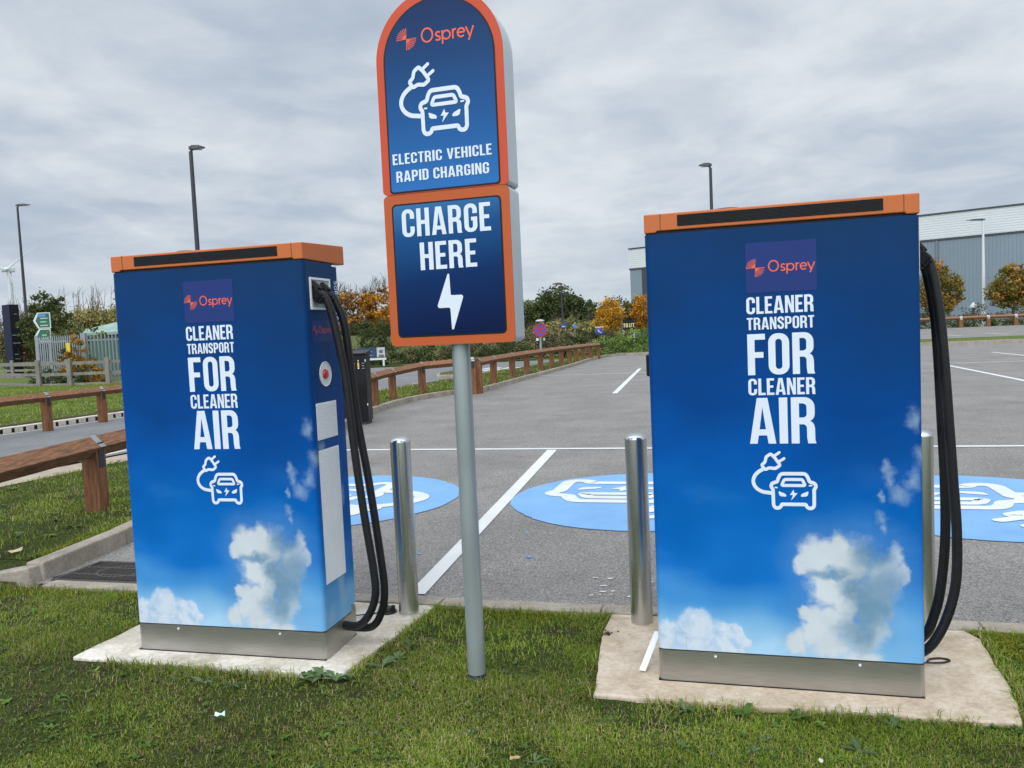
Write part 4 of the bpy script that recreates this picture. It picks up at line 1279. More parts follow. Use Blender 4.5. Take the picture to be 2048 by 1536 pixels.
scrap('fallen_leaf', 'small white dry leaf on the lawn near the bottom right of the picture', 'leaf', (.98, 2.62, .02), M('white_leaf', (.5, .46, .38), .8), .013, 'fallen leaves', 5, .2)
scrap('fallen_leaf', 'curled brown leaf on the lawn in the foreground below the sign pole', 'leaf', (-.05, 2.72, .02), LEAFM, .024, 'fallen leaves', 6, .3)
dm = MB()
for k in range(16):
    r_ = random.Random(k); a_ = r_.uniform(0, 6.3); d_ = abs(r_.gauss(0, .022)); s_ = r_.uniform(.004, .011)
    if k > 12: d_ += .04; s_ *= .5
    dm.lathe([(.0001, 0), (s_, s_ * .3), (s_ * .9, s_ * .8), (.0001, s_ * 1.3)], (d_ * cos(a_) * 1.4, d_ * sin(a_), 0), n=7)
o = dm.build('soil_clump', M('wet_soil', (.022, .014, .010), .9), None); o.location = (.415, 3.875, 0)
tag(o, 'dark crumbs of soil on the buff slab below the middle bollard', 'soil')

# ------------------------------------------------------------------ street lamps
def lamp(loc, h, head, label, mat=LAMPDK, r0=.075, r1=.05, group='street lamps', hmat=None):
    t = thing('street_lamp', label, 'street lamp', loc, 0, group)
    m = MB(); m.lathe([(r0 * 1.7, -.5), (r0 * 1.7, 1.3), (r0, 1.38), (r0, h * .5), (r1, h), (r1, h + .05)], n=14); m.build('column', mat, t, smooth=True)
    d = Vector((head[0], head[1], 0)).normalized(); n = Vector((-d.y, d.x, 0)); L = Vector((head[0], head[1])).length
    MB().tube([(0, 0, h), (d.x * L * .1, d.y * L * .1, h + .17), (d.x * L * .3, d.y * L * .3, h + .2)], r1 * .7, 8).build('bracket', mat, t, smooth=True)
    m = MB(); z = h + .2
    s = [(-.12, .07, -.05, .07), (.15, .13, -.07, .13), (.55, .14, -.03, .13), (1.0, .05, .0, .05)]
    vs = []
    for f, wd, lo, hi in s:
        c = d * (f * L) + Vector((0, 0, z))
        vs += [c - n * wd + Vector((0, 0, lo)), c + n * wd + Vector((0, 0, lo)), c + n * wd * .7 + Vector((0, 0, hi)), c - n * wd * .7 + Vector((0, 0, hi))]
    fs = [(0, 1, 2, 3), (15, 14, 13, 12)]
    for i in range(3):
        for k in range(4): fs.append((i * 4 + k, i * 4 + 4 + k, i * 4 + 4 + (k + 1) % 4, i * 4 + (k + 1) % 4))
    m.add(vs, fs); hd = m.build('lamp_head', hmat or mat, t, bevel=.01)
    c = d * (.5 * L) + Vector((0, 0, z - .055))
    MB().obox(c, d, n, (0, 0, 1), L * .28, .09, .012).build('lens', GREY_PL, hd)
    return t


lamp((-44.6, 75, .9), 14.1, (1.15, .1), 'dark lamp post at the far left edge, in front of the wind turbine', r0=.13, r1=.09)
lamp((-14.0, 37, 0), 10.25, (.62, .1), 'dark lamp post rising behind the roof of the left cabinet', r0=.105, r1=.085)
lamp((11.44, 45, 0), 10.0, (-.62, .1), 'dark lamp post rising behind the roof of the right cabinet', r0=.10, r1=.08)
lamp((4.97, 75, 0), 5.6, (-.85, .1), 'slim far-off lamp post in front of the dark round tree, right of the sign', r0=.08, r1=.06)
lamp((51.68, 88, 0), 11.2, (-1.7, .2), 'tall pale grey lamp post standing before the warehouse wall', mat=WHITEST, r0=.16, r1=.10, hmat=LAMPDK)

# ------------------------------------------------------------------ wind turbine
wt = thing('wind_turbine', 'white wind turbine far off beyond the trees at the left edge', 'wind turbine', (-428, 700, 0))
TURB = M('turbine_white', (.50, .53, .58), .5, var=.03, scale=.05)
m = MB(); m.lathe([(2.9, 0), (1.75, 73)], n=24); m.build('tower', TURB, wt, smooth=True)
m = MB(); m.obox((0, -1, 75), (-.85, -.5, 0), (.5, -.85, 0), (0, 0, 1), 5.0, 1.8, 1.9); m.build('nacelle', TURB, wt, bevel=.5)
hubc = Vector((1.6, -5.5, 75)); pn = Vector((.45, -.89, 0)).normalized(); ex = Vector((0, 0, 1)).cross(pn).normalized()
MB().lathe([(1.8, -1.2), (1.8, .6), (.0001, 2.6)], hubc, pn, 16).build('hub', TURB, wt, smooth=True)
for k, ang in enumerate((41, -72, 170)):
    d = ex * cos(radians(ang)) + Vector((0, 0, 1)) * sin(radians(ang)); s_ = d.cross(pn)
    m = MB(); sec = []
    for f, ch, th_ in ((0, .7, .7), (.08, 1.5, .6), (.25, 1.6, .4), (.6, 1.0, .25), (1, .25, .08)):
        c = hubc + d * (f * 33)
        sec += [c + s_ * ch * .35 + pn * th_ * 0, c + pn * th_ * .6, c - s_ * ch * .65, c - pn * th_ * .6]
    m.add(sec, [(i * 4 + q_, i * 4 + (q_ + 1) % 4, i * 4 + 4 + (q_ + 1) % 4, i * 4 + 4 + q_) for i in range(4) for q_ in range(4)] + [(16, 17, 18, 19)])
    m.build('blade', TURB, wt, smooth=True)

# ------------------------------------------------------------------ signs and boards
SIGNBLUE = M('sign_blue', (.02, .07, .42), .4, var=.05)
SIGNRED = M('sign_red', (.36, .012, .02), .4, var=.05)
SIGNGREEN = M('sign_green', (.012, .11, .055), .4, var=.08)
SIGNBACK = M('sign_back', (.28, .29, .30), .5)

ns = thing('no_stopping_sign', 'round no-stopping sign, red cross on blue, under a white lamp behind the rail fence', 'road sign', (1.44, 38, 0), .05)
MB().tube([(0, .06, -.3), (0, .06, 2.0)], .055, 14).build('post', GALV, ns, smooth=True)
MB().lathe([(.325, 0), (.325, .03)], (0, 0, 1.57), (0, -1, 0), 40).build('red_disc', SIGNRED, ns)
m = MB()
for k in range(4):
    c = 45 + 90 * k
    a0, a1 = radians(c + 45 - 33), radians(c + 45 + 33)
    pts = [(.255 * cos(a0 + (a1 - a0) * i / 8), .255 * sin(a0 + (a1 - a0) * i / 8)) for i in range(9)] + [(.075 * cos(radians(c + 45)), .075 * sin(radians(c + 45)))]
    m.tess([pts], lambda x, z: (x, -.034, 1.57 + z))
m.build('blue_quarter_fields', SIGNBLUE, ns)
m = MB(); m.lathe([(.05, -.03), (.20, 0), (.21, .04), (.12, .075), (.0001, .08)], (0, 0, 1.98), n=20); m.build('lamp', WHITEST, ns, smooth=True)
for s in (-1, 1): MB().box(s * .13 - .085 * (s < 0) , s * .13 + .085 * (s > 0), -.02, .06, 1.06, 1.20).build('control_box', GREY_PL, ns, bevel=.01)
lit = MB(); lit.box(-.20, -.10, -.026, -.021, 1.08, 1.18); lit.build('label', DECAL, ns)


def small_sign(name, label, loc, disc, plate, h):
    t = thing(name, label, 'road sign', loc)
    MB().tube([(0, .05, -.3), (0, .05, h + .15)], .04, 10).build('post', GALV, t, smooth=True)
    if disc: MB().lathe([(disc[2], 0), (disc[2], .03)], (disc[1], 0, h), (0, -1, 0), 28).build('disc', disc[0], t)
    if plate:
        x0, x1, z0, z1 = plate
        pl_ = MB().box(x0, x1, -.02, .02, h + z0, h + z1).build('plate', SIGNBLUE, t)
        MB().box(x0 + .06, x1 - .06, -.024, -.0205, h + (z0 + z1) / 2 - .02, h + (z0 + z1) / 2 + .02).build('white_bar', DECAL, pl_)
    return t


small_sign('road_sign', 'far small sign with a reddish disc above a light blue plate', (4.15, 60, 0), (M('roundel', (.06, .03, .10), .5), .0, .19), (-.32, .02, -.36, -.14), 2.05)
small_sign('road_sign', 'tiny round pale blue sign on a thin post, left of the hedge', (4.85, 60, 0), (M('pale_blue', (.04, .2, .5), .4), 0, .14), None, 1.80)
ks = small_sign('keep_left_sign', 'round blue arrow sign with pale top just above the left part of the hedge', (5.55, 50, 0), (SIGNBLUE, 0, .24), None, 1.30)
MB().box(-.27, .27, -.05, .12, 1.58, 1.63).build('lamp', WHITEST, ks, bevel=.02)
MB().add([(-.11, -.034, 1.39), (.01, -.034, 1.28), (-.03, -.034, 1.24), (.10, -.034, 1.18), (.11, -.034, 1.32), (.06, -.034, 1.31), (-.06, -.034, 1.44)], [(0, 1, 2, 3, 4, 5, 6)]).build('arrow', DECAL, ks)

tl = thing('to_let_board', 'black board with cream TO LET lettering sticking up above the hedge', 'estate board', (7.96, 54, 0))
MB().box(-.40, .40, -.02, .02, 1.36, 2.0).build('board', BLACKP, tl)
for s in (-.36, .36): MB().box(s - .04, s + .04, .021, .10, 0, 1.9).build('post', WHITEST, tl)
CREAM = M('cream', (.68, .62, .32), .5)
for wd_, xa, xb in (('TO', -.36, -.06), ('LET', .02, .37)):
    m = MB(); word(m, wd_, xa, xb, 1.52, 1.78, lambda x, z: (x, -.023, z), .10)
    m.build('lettering', CREAM, tl)

bb = thing('advertising_board', 'navy advertising board on white posts with a pale portrait, on the grass beyond the road', 'board', (-7.75, 46, .0))
MB().box(-1.0, .62, -.03, .03, .42, 1.02).build('panel', M('navy_panel', (.018, .035, .085), .4), bb)
MB().box(-1.0, .66, -.045, .045, .30, .415).build('lower_rail', WHITEST, bb)
for s in (-.9, .50): MB().box(s - .05, s + .05, -.04, .04, -.2, .30).build('post', WHITEST, bb)
m = MB(); m.box(.14, .60, -.036, -.031, .45, 1.01); pn_ = m.build('portrait_panel', M('portrait_ground', (.38, .40, .43), .5, var=.3, scale=4), bb)
m = MB(); m.lathe([(.11, 0), (.11, .004)], (.38, -.037, .78), (0, -1, 0), 16); m.box(.24, .54, -.042, -.0375, .45, .60); m.build('portrait_figure', M('portrait_figure', (.10, .10, .12), .5), pn_)
m = MB()
for k in range(4): m.box(-.92, -.10 - .15 * (k % 2), -.034, -.031, .55 + k * .11, .585 + k * .11)
m.build('text_lines', M('text_blue', (.10, .22, .36), .5), bb)

tt = thing('totem_sign', 'tall black slab sign with faint pale lettering at the left edge', 'totem sign', (-38.25, 62, 0), 1.0)
MB().box(-.29, .36, -.9, .2, -.2, 5.35).build('slab', BLACKP, tt)
MB().box(-.33, -.291, -.9, .2, -.2, 5.35).build('side_face', M('totem_navy', (.006, .010, .035), .5, spec=.2), tt)
m = MB()
for x0, x1, z_ in ((-.25, .3, 3.0), (-.25, .3, 2.4), (-.18, .1, 1.55), (-.18, .18, 1.2), (.0, .15, 4.6)): m.box(x0, x1, -.93, -.901, z_, z_ + .05)
m.build('lettering', M('dim_letter', (.25, .28, .33), .5), tt)

rs_ = thing('route_sign', 'green and white direction sign in two pointed panels standing above the palisade', 'road sign', (-26.5, 46, 0), .1)
for k, (za, zb_, wd) in enumerate(((2.95, 3.85, .46), (2.2, 2.93, .42))):
    m = MB(); m.slab([(-wd + .22, za), (wd, za), (wd, zb_), (-wd + .22, zb_), (-wd - .02, (za + zb_) / 2)], 0, .04); pn_ = m.build('panel', WHITEST, rs_)
    m = MB(); m.slab([(-wd + .30, za + .05), (wd - .05, za + .05), (wd - .05, zb_ - .05), (-wd + .30, zb_ - .05), (-wd + .12, (za + zb_) / 2)], -.006, -.001); m.build('green_face', SIGNGREEN, pn_)
    m = MB()
    for j in range(2 + (k == 0)): m.box(-wd + .36, wd - .14 - .08 * (j % 2), -.011, -.0065, za + .14 + j * .2, za + .20 + j * .2)
    m.build('lettering', M('green_letter', (.35, .45, .40), .5) if 'green_letter' not in bpy.data.materials else bpy.data.materials['green_letter'], pn_)
    if k == 0: MB().box(-.20, .22, -.012, -.0065, 3.60, 3.76).build('blue_patch', M('patch_blue', (.08, .2, .5), .5), pn_)
for s in (-.1, .3): MB().tube([(s, .09, -.3), (s, .09, 3.8)], .05, 10).build('post', GALV, rs_, smooth=True)

# ------------------------------------------------------------------ palisade, kiosk, post-and-rail fence on the left
def palisade(label, a, b, h=2.36, z0=.05, npost=2):
    root = thing('palisade_fence', label, 'fence', (a[0], a[1], 0))
    d = Vector((b[0] - a[0], b[1] - a[1], 0)); L = d.length; d.normalize(); n = Vector((-d.y, d.x, 0))
    m = MB(); k = int(L / .155)
    for i in range(k):
        c = d * (.12 + i * .155)
        hh = h - .04 * random.random(); w_ = .035
        for s in (-1, 1):
            p0 = c - n * .03; q0 = c + d * (s * w_) + n * .0
            vs = [p0 + Vector((0, 0, z0)), q0 + Vector((0, 0, z0)), q0 + Vector((0, 0, z0 + hh - .12)), p0 + Vector((0, 0, z0 + hh))]
            vs += [p + n * .012 for p in vs]
            fs = [(0, 1, 2, 3), (7, 6, 5, 4), (1, 5, 6, 2), (3, 2, 6, 7), (0, 4, 5, 1)]
            m.add(vs, fs)
    m.build('pales', GALV, root)
    for z_ in (.35, h - .35):
        MB().obox(d * (L / 2) + n * .03 + Vector((0, 0, z0 + z_)), d, n, (0, 0, 1), L / 2, .02, .035).build('rail', GALV, root)
    for i in range(npost):
        c = d * (L * i / (npost - 1)) + n * .02
        MB().box(c.x - .07, c.x + .07, c.y - .05, c.y + .09, -.2, h + .06).build('post', GALV, root)
    return root


palisade('grey steel palisade fence carrying the yellow notice, below the green direction sign', (-23.4, 40.0), (-20.4, 38.6))
palisade('grey steel palisade fence in front of the green kiosk, touching the left charging cabinet', (-20.3, 38.6), (-15.5, 40.6), npost=3)
wsn = MB().box(-.14, .14, -.02, .0, -.26, .26).build('warning_notice', M('notice_yellow', (.62, .46, .02), .5), None)
wsn.location = (-21.25, 38.90, 1.72); wsn.rotation_euler = (0, 0, -.43)
tag(wsn, 'yellow warning notice fixed to the grey palisade among orange leaves', 'warning sign')

kk = thing('kiosk', 'green glass-fibre kiosk with a pale hipped roof behind the palisade fence', 'kiosk', (-21.9, 44.5, 0), .12)
KG = M('kiosk_green', (.035, .10, .075), .5, var=.12)
KR = M('kiosk_roof', (.20, .29, .245), .6, var=.12, scale=1.5, col2=(.27, .35, .31), spec=.2)
MB().box(-1.9, 4.2, 0, 3.0, -.1, 2.35).build('wall', KG, kk, bevel=.05)
m = MB(); m.add([(-2.15, -.25, 2.4), (4.45, -.25, 2.4), (4.45, 3.25, 2.4), (-2.15, 3.25, 2.4), (-.3, 1.5, 3.10), (2.6, 1.5, 3.10), (-2.15, -.25, 2.55), (4.45, -.25, 2.55), (4.45, 3.25, 2.55), (-2.15, 3.25, 2.55)],
                [(0, 3, 2, 1), (0, 1, 7, 6), (1, 2, 8, 7), (2, 3, 9, 8), (3, 0, 6, 9), (6, 7, 5, 4), (7, 8, 5), (8, 9, 4, 5), (9, 6, 4)])
m.build('roof', KR, kk)
MB().box(2.0, 2.9, -.02, .01, .1, 2.1).build('door', M('kiosk_door', (.03, .09, .065), .45), kk)


def post_rail(label, posts, h=1.22):
    root = thing('post_and_rail_fence', label, 'fence', (posts[0][0], posts[0][1], 0))
    P = [Vector((x - posts[0][0], y - posts[0][1], 0)) for x, y in posts]
    for i, p in enumerate(P):
        MB().box(p.x - .09, p.x + .09, p.y - .06, p.y + .06, -.3, h + random.uniform(-.03, .05)).build('post', GREYWOOD, root, bevel=.008)
    for i in range(len(P) - 1):
        a, b = P[i], P[i + 1]; d = (b - a).normalized(); n = Vector((-d.y, d.x, 0))
        for z_ in (h - .17, h * .48, .10):
            MB().obox((a + b) / 2 + Vector((0, 0, z_)) + n * .085, d, n, (0, 0, 1), (b - a).length / 2 + .05, .02, .065 if z_ > .2 else .09).build('rail', GREYWOOD, root)
    return root


post_rail('weathered grey post-and-rail fence on the grass in front of the palisade', [(-25.6, 39.8), (-20.75, 35.4), (-19.0, 34.7), (-17.3, 34.6), (-15.2, 35.2), (-13.1, 36.0)])
post_rail('weathered grey rail fence farther back, beside the black totem sign', [(-34, 52), (-31.0, 50.2), (-28.4, 48.4), (-26.2, 46.8)], 1.15)

# ------------------------------------------------------------------ warehouse
A = Vector((19.6, 129.3, 0)); B = Vector((77.2, 83.6, 0))
d = (B - A); L = d.length; d.normalize()
wh = thing('warehouse', 'large grey metal warehouse with a pale ribbed upper band, behind the right cabinet', 'warehouse', (A.x, A.y, 0), math.atan2(d.y, d.x))


def cladding(name, col, axis, sc, depth):
    m, g, b = new_mat(name)
    oc = g.n('ShaderNodeTexCoord').outputs['Object']
    x, y, z = g.sep(oc)
    t = g.math('FRACT', g.math('MULTIPLY', g.math('ADD', x, y) if axis == 'x' else z, sc))
    rib = g.step(g.math('ABSOLUTE', g.math('SUBTRACT', t, .5)), .30, .38)
    c = g.mix(rib, col, tuple(v * .91 for v in col))
    c = g.mix(1.0, c, g.ramp(g.noise(oc, .12, 4, .6), [(.3, (.92,) * 3), (.7, (1.06,) * 3)]), 'MULTIPLY')
    g.put(b.inputs['Base Color'], c); b.inputs['Roughness'].default_value = .5
    bn = g.n('ShaderNodeBump'); bn.inputs['Strength'].default_value = depth; bn.inputs['Distance'].default_value = .05
    g.put(bn.inputs['Height'], g.math('SUBTRACT', 1.0, rib)); g.links.new(bn.outputs[0], b.inputs['Normal'])
    return m


CL_LO = cladding('cladding_grey', (.165, .21, .255), 'x', 2.4, .3)
CL_UP = cladding('cladding_pale', (.53, .56, .58), 'z', 3.3, .4)
TRIM = M('trim_dark', (.03, .035, .045), .5)
MB().box(0, L, 0, 60, -.3, 10.62).build('lower_wall', CL_LO, wh)
MB().box(-.05, L + .05, -.05, 60.05, 10.85, 13.85).build('upper_cladding', CL_UP, wh)
MB().box(-.12, L + .12, -.12, 60.1, 10.62, 10.85).build('band_trim', TRIM, wh)
MB().box(-.15, L + .15, -.15, 60.15, 13.85, 14.05).build('roof_trim', TRIM, wh)
MB().box(2.1, 4.3, -.06, .3, -.3, 10.6).build('dark_bay', TRIM, wh)
for xx in (22, 44): MB().box(xx - .12, xx + .12, -.2, -.002, -.3, 10.6).build('downpipe', M('downpipe', (.12, .15, .18), .5) if 'downpipe' not in bpy.data.materials else bpy.data.materials['downpipe'], wh)
bl = thing('bollard_light', 'small white cone-topped light on a short post in front of the warehouse', 'light', (49.3, 85.8, 0))
MB().tube([(0, 0, 0), (0, 0, 1.9)], .12, 10).build('post', LAMPDK, bl, smooth=True)
MB().lathe([(.40, 0), (.38, .12), (.15, .4), (.0001, .55)], (0, 0, 2.0), n=16).build('cap', WHITEST, bl, smooth=True)

# ------------------------------------------------------------------ trees and shrubs
BARK = M('bark', (.075, .06, .045), .9, var=.3, scale=4, bump=.5, bscale=12)


def leaves(name, blobs, n, size, palette, parent, seed, clump=26, spread=.16, up=0.3, fill=.55):
    """many leaf-sized quads gathered in clumps through the crown volume; palette: [(weight, rgb)]"""
    r = np.random.default_rng(seed)
    bl = np.array(blobs, float)
    vol = bl[:, 3] * bl[:, 4] * bl[:, 5]; vol = vol ** .8
    nc = max(4, n // clump)
    bi = r.choice(len(bl), nc, p=vol / vol.sum())
    dv = r.normal(size=(nc, 3)); dv /= np.linalg.norm(dv, axis=1)[:, None]
    rad = (fill + (1 - fill) * r.random(nc)) ** .8
    cc = bl[bi, :3] + dv * rad[:, None] * bl[bi, 3:6]
    w_ = np.array([p[0] for p in palette]); pc = np.array([p[1] for p in palette])
    ct = pc[r.choice(len(pc), nc, p=w_ / w_.sum())] * r.uniform(.78, 1.22, (nc, 1))
    ci = r.integers(0, nc, n)
    sc = bl[bi][:, 3:6].mean(1)
    p = cc[ci] + r.normal(size=(n, 3)) * (spread * sc[ci])[:, None] * np.array([1, 1, .75])
    nr = r.normal(size=(n, 3)); nr[:, 2] += up; nr /= np.linalg.norm(nr, axis=1)[:, None]
    t = np.cross(nr, r.normal(size=(n, 3))); t /= np.linalg.norm(t, axis=1)[:, None]
    b = np.cross(nr, t)
    s = size * r.uniform(.6, 1.35, (n, 1))
    V = np.stack([p - t * s, p + b * s * .55 , p + t * s, p - b * s * .55], 1).reshape(-1, 3)
    col = ct[ci] * r.uniform(.86, 1.14, (n, 1))
    alt = r.random(n) < .07
    col[alt] = pc[r.choice(len(pc), alt.sum(), p=w_ / w_.sum())]
    col = np.repeat(np.clip(col, .004, .8), 4, 0)
    return np_mesh(name, V, quad=np.arange(4 * n).reshape(n, 4), col=col, mat=LEAF, parent=parent), cc


def tree(name, label, loc, blobs, n, size, palette, seed, trunk=.18, th=None, group=None, twigs=0, cat='tree', **kw):
    root = thing(name, label, cat, loc, 0, group)
    cr, cc = leaves('crown', blobs, n, size, palette, root, seed, **kw)
    r = random.Random(seed)
    zt = max(b[2] for b in blobs); zb_ = min(b[2] - b[5] for b in blobs)
    m = MB()
    top = Vector((blobs[0][0], blobs[0][1], zt * .8))
    m.tube(smooth_path([(0, 0, -.3), (.02, .03, max(zb_, .3) * .6), (r.uniform(-.1, .1), 0, zt * .5), top], 4), [trunk * (1 - .8 * i / 12) for i in range(13)], 8)
    idx = list(range(len(cc))); r.shuffle(idx)
    for i in idx[:min(26, len(idx))]:
        e = Vector(cc[i]); f = r.uniform(.3, .75); s0 = Vector((0, 0, max(zb_, .2))) .lerp(top, f * .8)
        if e.z < s0.z: s0.z = max(.3, e.z - .4)
        mid = s0.lerp(e, .5) + Vector((r.uniform(-.2, .2), r.uniform(-.2, .2), r.uniform(0, .3)))
        m.tube(smooth_path([s0, mid, e], 3), [trunk * .32 * (1 - .8 * k / 6) for k in range(7)], 5)
    for k in range(twigs):
        bl = blobs[r.randrange(len(blobs))]
        s0 = Vector((bl[0] + r.uniform(-.6, .6) * bl[3], bl[1], bl[2] + bl[5] * .2)); hgt = r.uniform(.5, 1.15) * bl[5]
        e = s0 + Vector((r.uniform(-.35, .35) * hgt, r.uniform(-.2, .2), bl[5] * .6 + hgt))
        m.tube([s0, s0.lerp(e, .5) + Vector((r.uniform(-.1, .1), 0, .05)), e], [.028, .018, .008], 4)
        for j in range(3):
            q0 = s0.lerp(e, r.uniform(.4, .85)); m.tube([q0, q0 + Vector((r.uniform(-.4, .4), r.uniform(-.2, .2), r.uniform(.3, .6)))], [.014, .006], 4)
    m.build('trunk', BARK, root, smooth=True)
    return root


G_DK = [(3, (.032, .045, .016)), (3, (.045, .060, .022)), (1, (.075, .085, .03))]
G_MID = [(3, (.06, .075, .025)), (3, (.085, .10, .035)), (2, (.115, .12, .045)), (1, (.05, .055, .02))]
WILLOW = [(3, (.16, .15, .055)), (3, (.12, .115, .045)), (2, (.20, .17, .06)), (1, (.08, .075, .03))]
SCRUB = [(3, (.105, .085, .042)), (3, (.075, .065, .03)), (2, (.15, .125, .06)), (2, (.06, .06, .025))]
ORANGE = [(4, (.30, .125, .02)), (3, (.22, .085, .018)), (2, (.38, .19, .03)), (1, (.10, .06, .02))]
YELLOW = [(4, (.44, .23, .022)), (3, (.36, .17, .018)), (2, (.52, .32, .04)), (1, (.20, .12, .025))]
OLIVE = [(4, (.125, .105, .02)), (3, (.085, .08, .02)), (2, (.19, .14, .025)), (1, (.24, .13, .03))]
RUSTTOP = [(4, (.33, .13, .03)), (2, (.40, .20, .04)), (2, (.22, .13, .03))]
HEDGE = [(3, (.05, .085, .018)), (3, (.075, .12, .025)), (2, (.11, .15, .035)), (1, (.035, .05, .014))]
DRYG = [(3, (.12, .10, .055)), (2, (.17, .14, .08)), (2, (.075, .065, .035)), (2, (.055, .05, .03))]



def bright(p, k):
    return [(w_, tuple(c * k for c in col)) for w_, col in p]


G_DK = bright(G_DK, 1.35); G_MID = bright(G_MID, 1.6); WILLOW = bright(WILLOW, 2.0); SCRUB = bright(SCRUB, 1.6); ORANGE = bright(ORANGE, 1.25)
YELLOW = bright(YELLOW, 1.25); OLIVE = bright(OLIVE, 1.4); RUSTTOP = bright(RUSTTOP, 1.25); HEDGE = bright(HEDGE, 2.2); DRYG = bright(DRYG, 1.6)

# left edge
tree('tree', 'dark green open-topped tree rising above the route sign at the left', (-33.0, 58, .5), [(-.2, 0, 4.6, .95, .9, .9), (.2, 0, 3.6, 1.3, 1.1, 1.0), (.9, 0, 4.4, .5, .5, .6), (-1.3, .2, 3.3, .8, .8, .7), (.2, 0, 2.2, 1.8, 1.4, 1.2)], 4600, .12, G_DK + G_MID[:1], 1, trunk=.16)
for k, (x, y, w_, h, pal, lb, nn) in enumerate([(-34.6, 64, 2.6, 4.7, WILLOW, 'pale olive willow scrub just right of the dark tree on the left', 3400), (-31.6, 64.5, 2.3, 4.8, WILLOW, 'pale olive willow scrub above the kiosk roof, touching the left cabinet', 3400), (-28, 66, 2.8, 4.9, WILLOW, 'willow scrub hidden mostly behind the left cabinet', 1500),
                                    (-42.5, 70, 2.4, 4.6, SCRUB, 'brown scrubby bush behind the black totem sign at the left edge', 3000), (-39.2, 68, 2.2, 4.2, SCRUB, 'brown scrubby bush between the totem sign and the left lamp post', 3000), (-36.4, 63, 1.9, 3.6, SCRUB, 'dark brown thicket behind the route sign', 2600)]):
    tree('scrub_bush', lb, (x, y, .3), [(0, 0, h * .45, w_, 1.6, h * .5), (w_ * .45, 0, h * .70, w_ * .55, 1.2, h * .36), (-w_ * .5, 0, h * .66, w_ * .55, 1.2, h * .36)], nn * 3, .10, pal, 20 + k, trunk=.09, group='willow scrub along the left horizon', cat='bush', twigs=22)
tree('autumn_shrub', 'orange-leaved shrub growing through the palisade below the yellow notice', (-20.2, 37.9, 0), [(-.2, 0, 1.6, .45, .35, .7), (-.7, 0, 1.1, .5, .35, .6), (.25, 0, .6, .75, .45, .6), (.9, 0, .4, .5, .4, .35)], 1700, .075, [(3, (.34, .20, .03)), (2, (.30, .12, .02)), (2, (.10, .09, .025))], 31, trunk=.03, cat='shrub')
tree('bramble', 'dark bramble bush at the foot of the palisade behind the grey rail fence', (-21.4, 37.3, 0), [(0, 0, .35, 1.1, .5, .45), (1.1, 0, .3, .7, .4, .35)], 900, .07, G_DK, 32, trunk=.03, cat='shrub')
tree('climbing_shrub', 'green and red climber sprawling over the palisade top in front of the kiosk roof', (-21.5, 40.3, 0), [(-.6, 0, 2.2, .8, .5, .6), (.6, 0, 2.3, .8, .5, .4), (0, 0, 1.2, .9, .5, .8)], 1000, .08, G_MID + [(1, (.2, .07, .02))], 33, trunk=.04, cat='shrub')

# behind the sign: autumn trees on a grassy bank
bx = np.linspace(-20, 1.5, 40); by = np.linspace(45.5, 68, 30)
X, Y = np.meshgrid(bx, by)
prof = np.clip((Y - 46) / 12, 0, 1); prof = prof * prof * (3 - 2 * prof)
side_ = np.clip((1.0 - X) / 7, 0, 1)
Z = -.05 + prof * side_ * 1.9 + (fbm(X * .5, Y * .5, 8) - .5) * .5 * prof
v = np.stack([X.ravel(), Y.ravel(), Z.ravel()], 1); n0 = len(bx)
ii, jj = np.meshgrid(np.arange(n0 - 1), np.arange(len(by) - 1)); a = (jj * n0 + ii).ravel()
o = np_mesh('bank', v, quad=np.stack([a, a + 1, a + 1 + n0, a + n0], 1), mat=BANKM); tag(o, kind='structure')
tree('autumn_tree', 'orange-brown autumn tree with bare twigs right beside the left cabinet', (-12.7, 62, 1.6), [(0, 0, 2.2, 1.5, 1.2, 1.5), (-.6, 0, 3.0, .8, .8, .8), (.7, 0, 2.9, .7, .8, .8), (0, 0, 1.2, 1.6, 1.2, 1.0), (-.3, 0, .6, 1.7, 1.1, .7)], 5200, .115, ORANGE + SCRUB[:1], 41, trunk=.12, twigs=26, group='autumn trees on the bank')
tree('autumn_tree', 'golden autumn tree with tall bare twigs beside the left edge of the totem sign panel', (-10.5, 64, 1.6), [(0, 0, 2.3, 1.2, 1.2, 1.4), (.5, 0, 3.4, .55, .6, .8), (-.6, 0, 2.8, .7, .8, .7), (.2, 0, 1.1, 1.5, 1.2, .9), (0, 0, .5, 1.5, 1.1, .6)], 4800, .115, ORANGE[:1] + YELLOW[:2] + ORANGE[1:], 42, trunk=.12, twigs=30, group='autumn trees on the bank')
tree('tree', 'green tree half hidden by the left edge of the sign', (-9.9, 72, 1.5), [(0, 0, 2.0, 1.4, 1.2, 1.3), (.7, 0, 1.4, 1.4, 1.2, 1.2)], 1500, .13, G_MID, 43)
for k, (x, y, z, w_, h, pal, lb, nn) in enumerate([(-10.7, 57, 1.5, 1.25, 1.35, G_DK, 'dark rounded shrub on the bank below the golden tree', 1500), (-9.1, 56, 1.4, .95, 1.5, G_DK, 'small dark evergreen shrub on the bank beside the sign edge', 1100), (-8.2, 52, .9, 1.5, 1.5, G_DK, 'dark shrub on the bank partly behind the lower corner of the sign', 1400), (-12.6, 54, 1.0, 1.7, .9, G_MID, 'low green bush on the bank beside the charging cables', 1400)]):
    tree('shrub', lb, (x, y, z), [(0, 0, h * .5, w_, .9, h * .5), (w_ * .5, 0, h * .4, w_ * .6, .7, h * .45), (-w_ * .5, 0, h * .35, w_ * .6, .7, h * .4)], nn, .09, pal, 50 + k, trunk=.05, group='shrubs on the bank', cat='shrub')


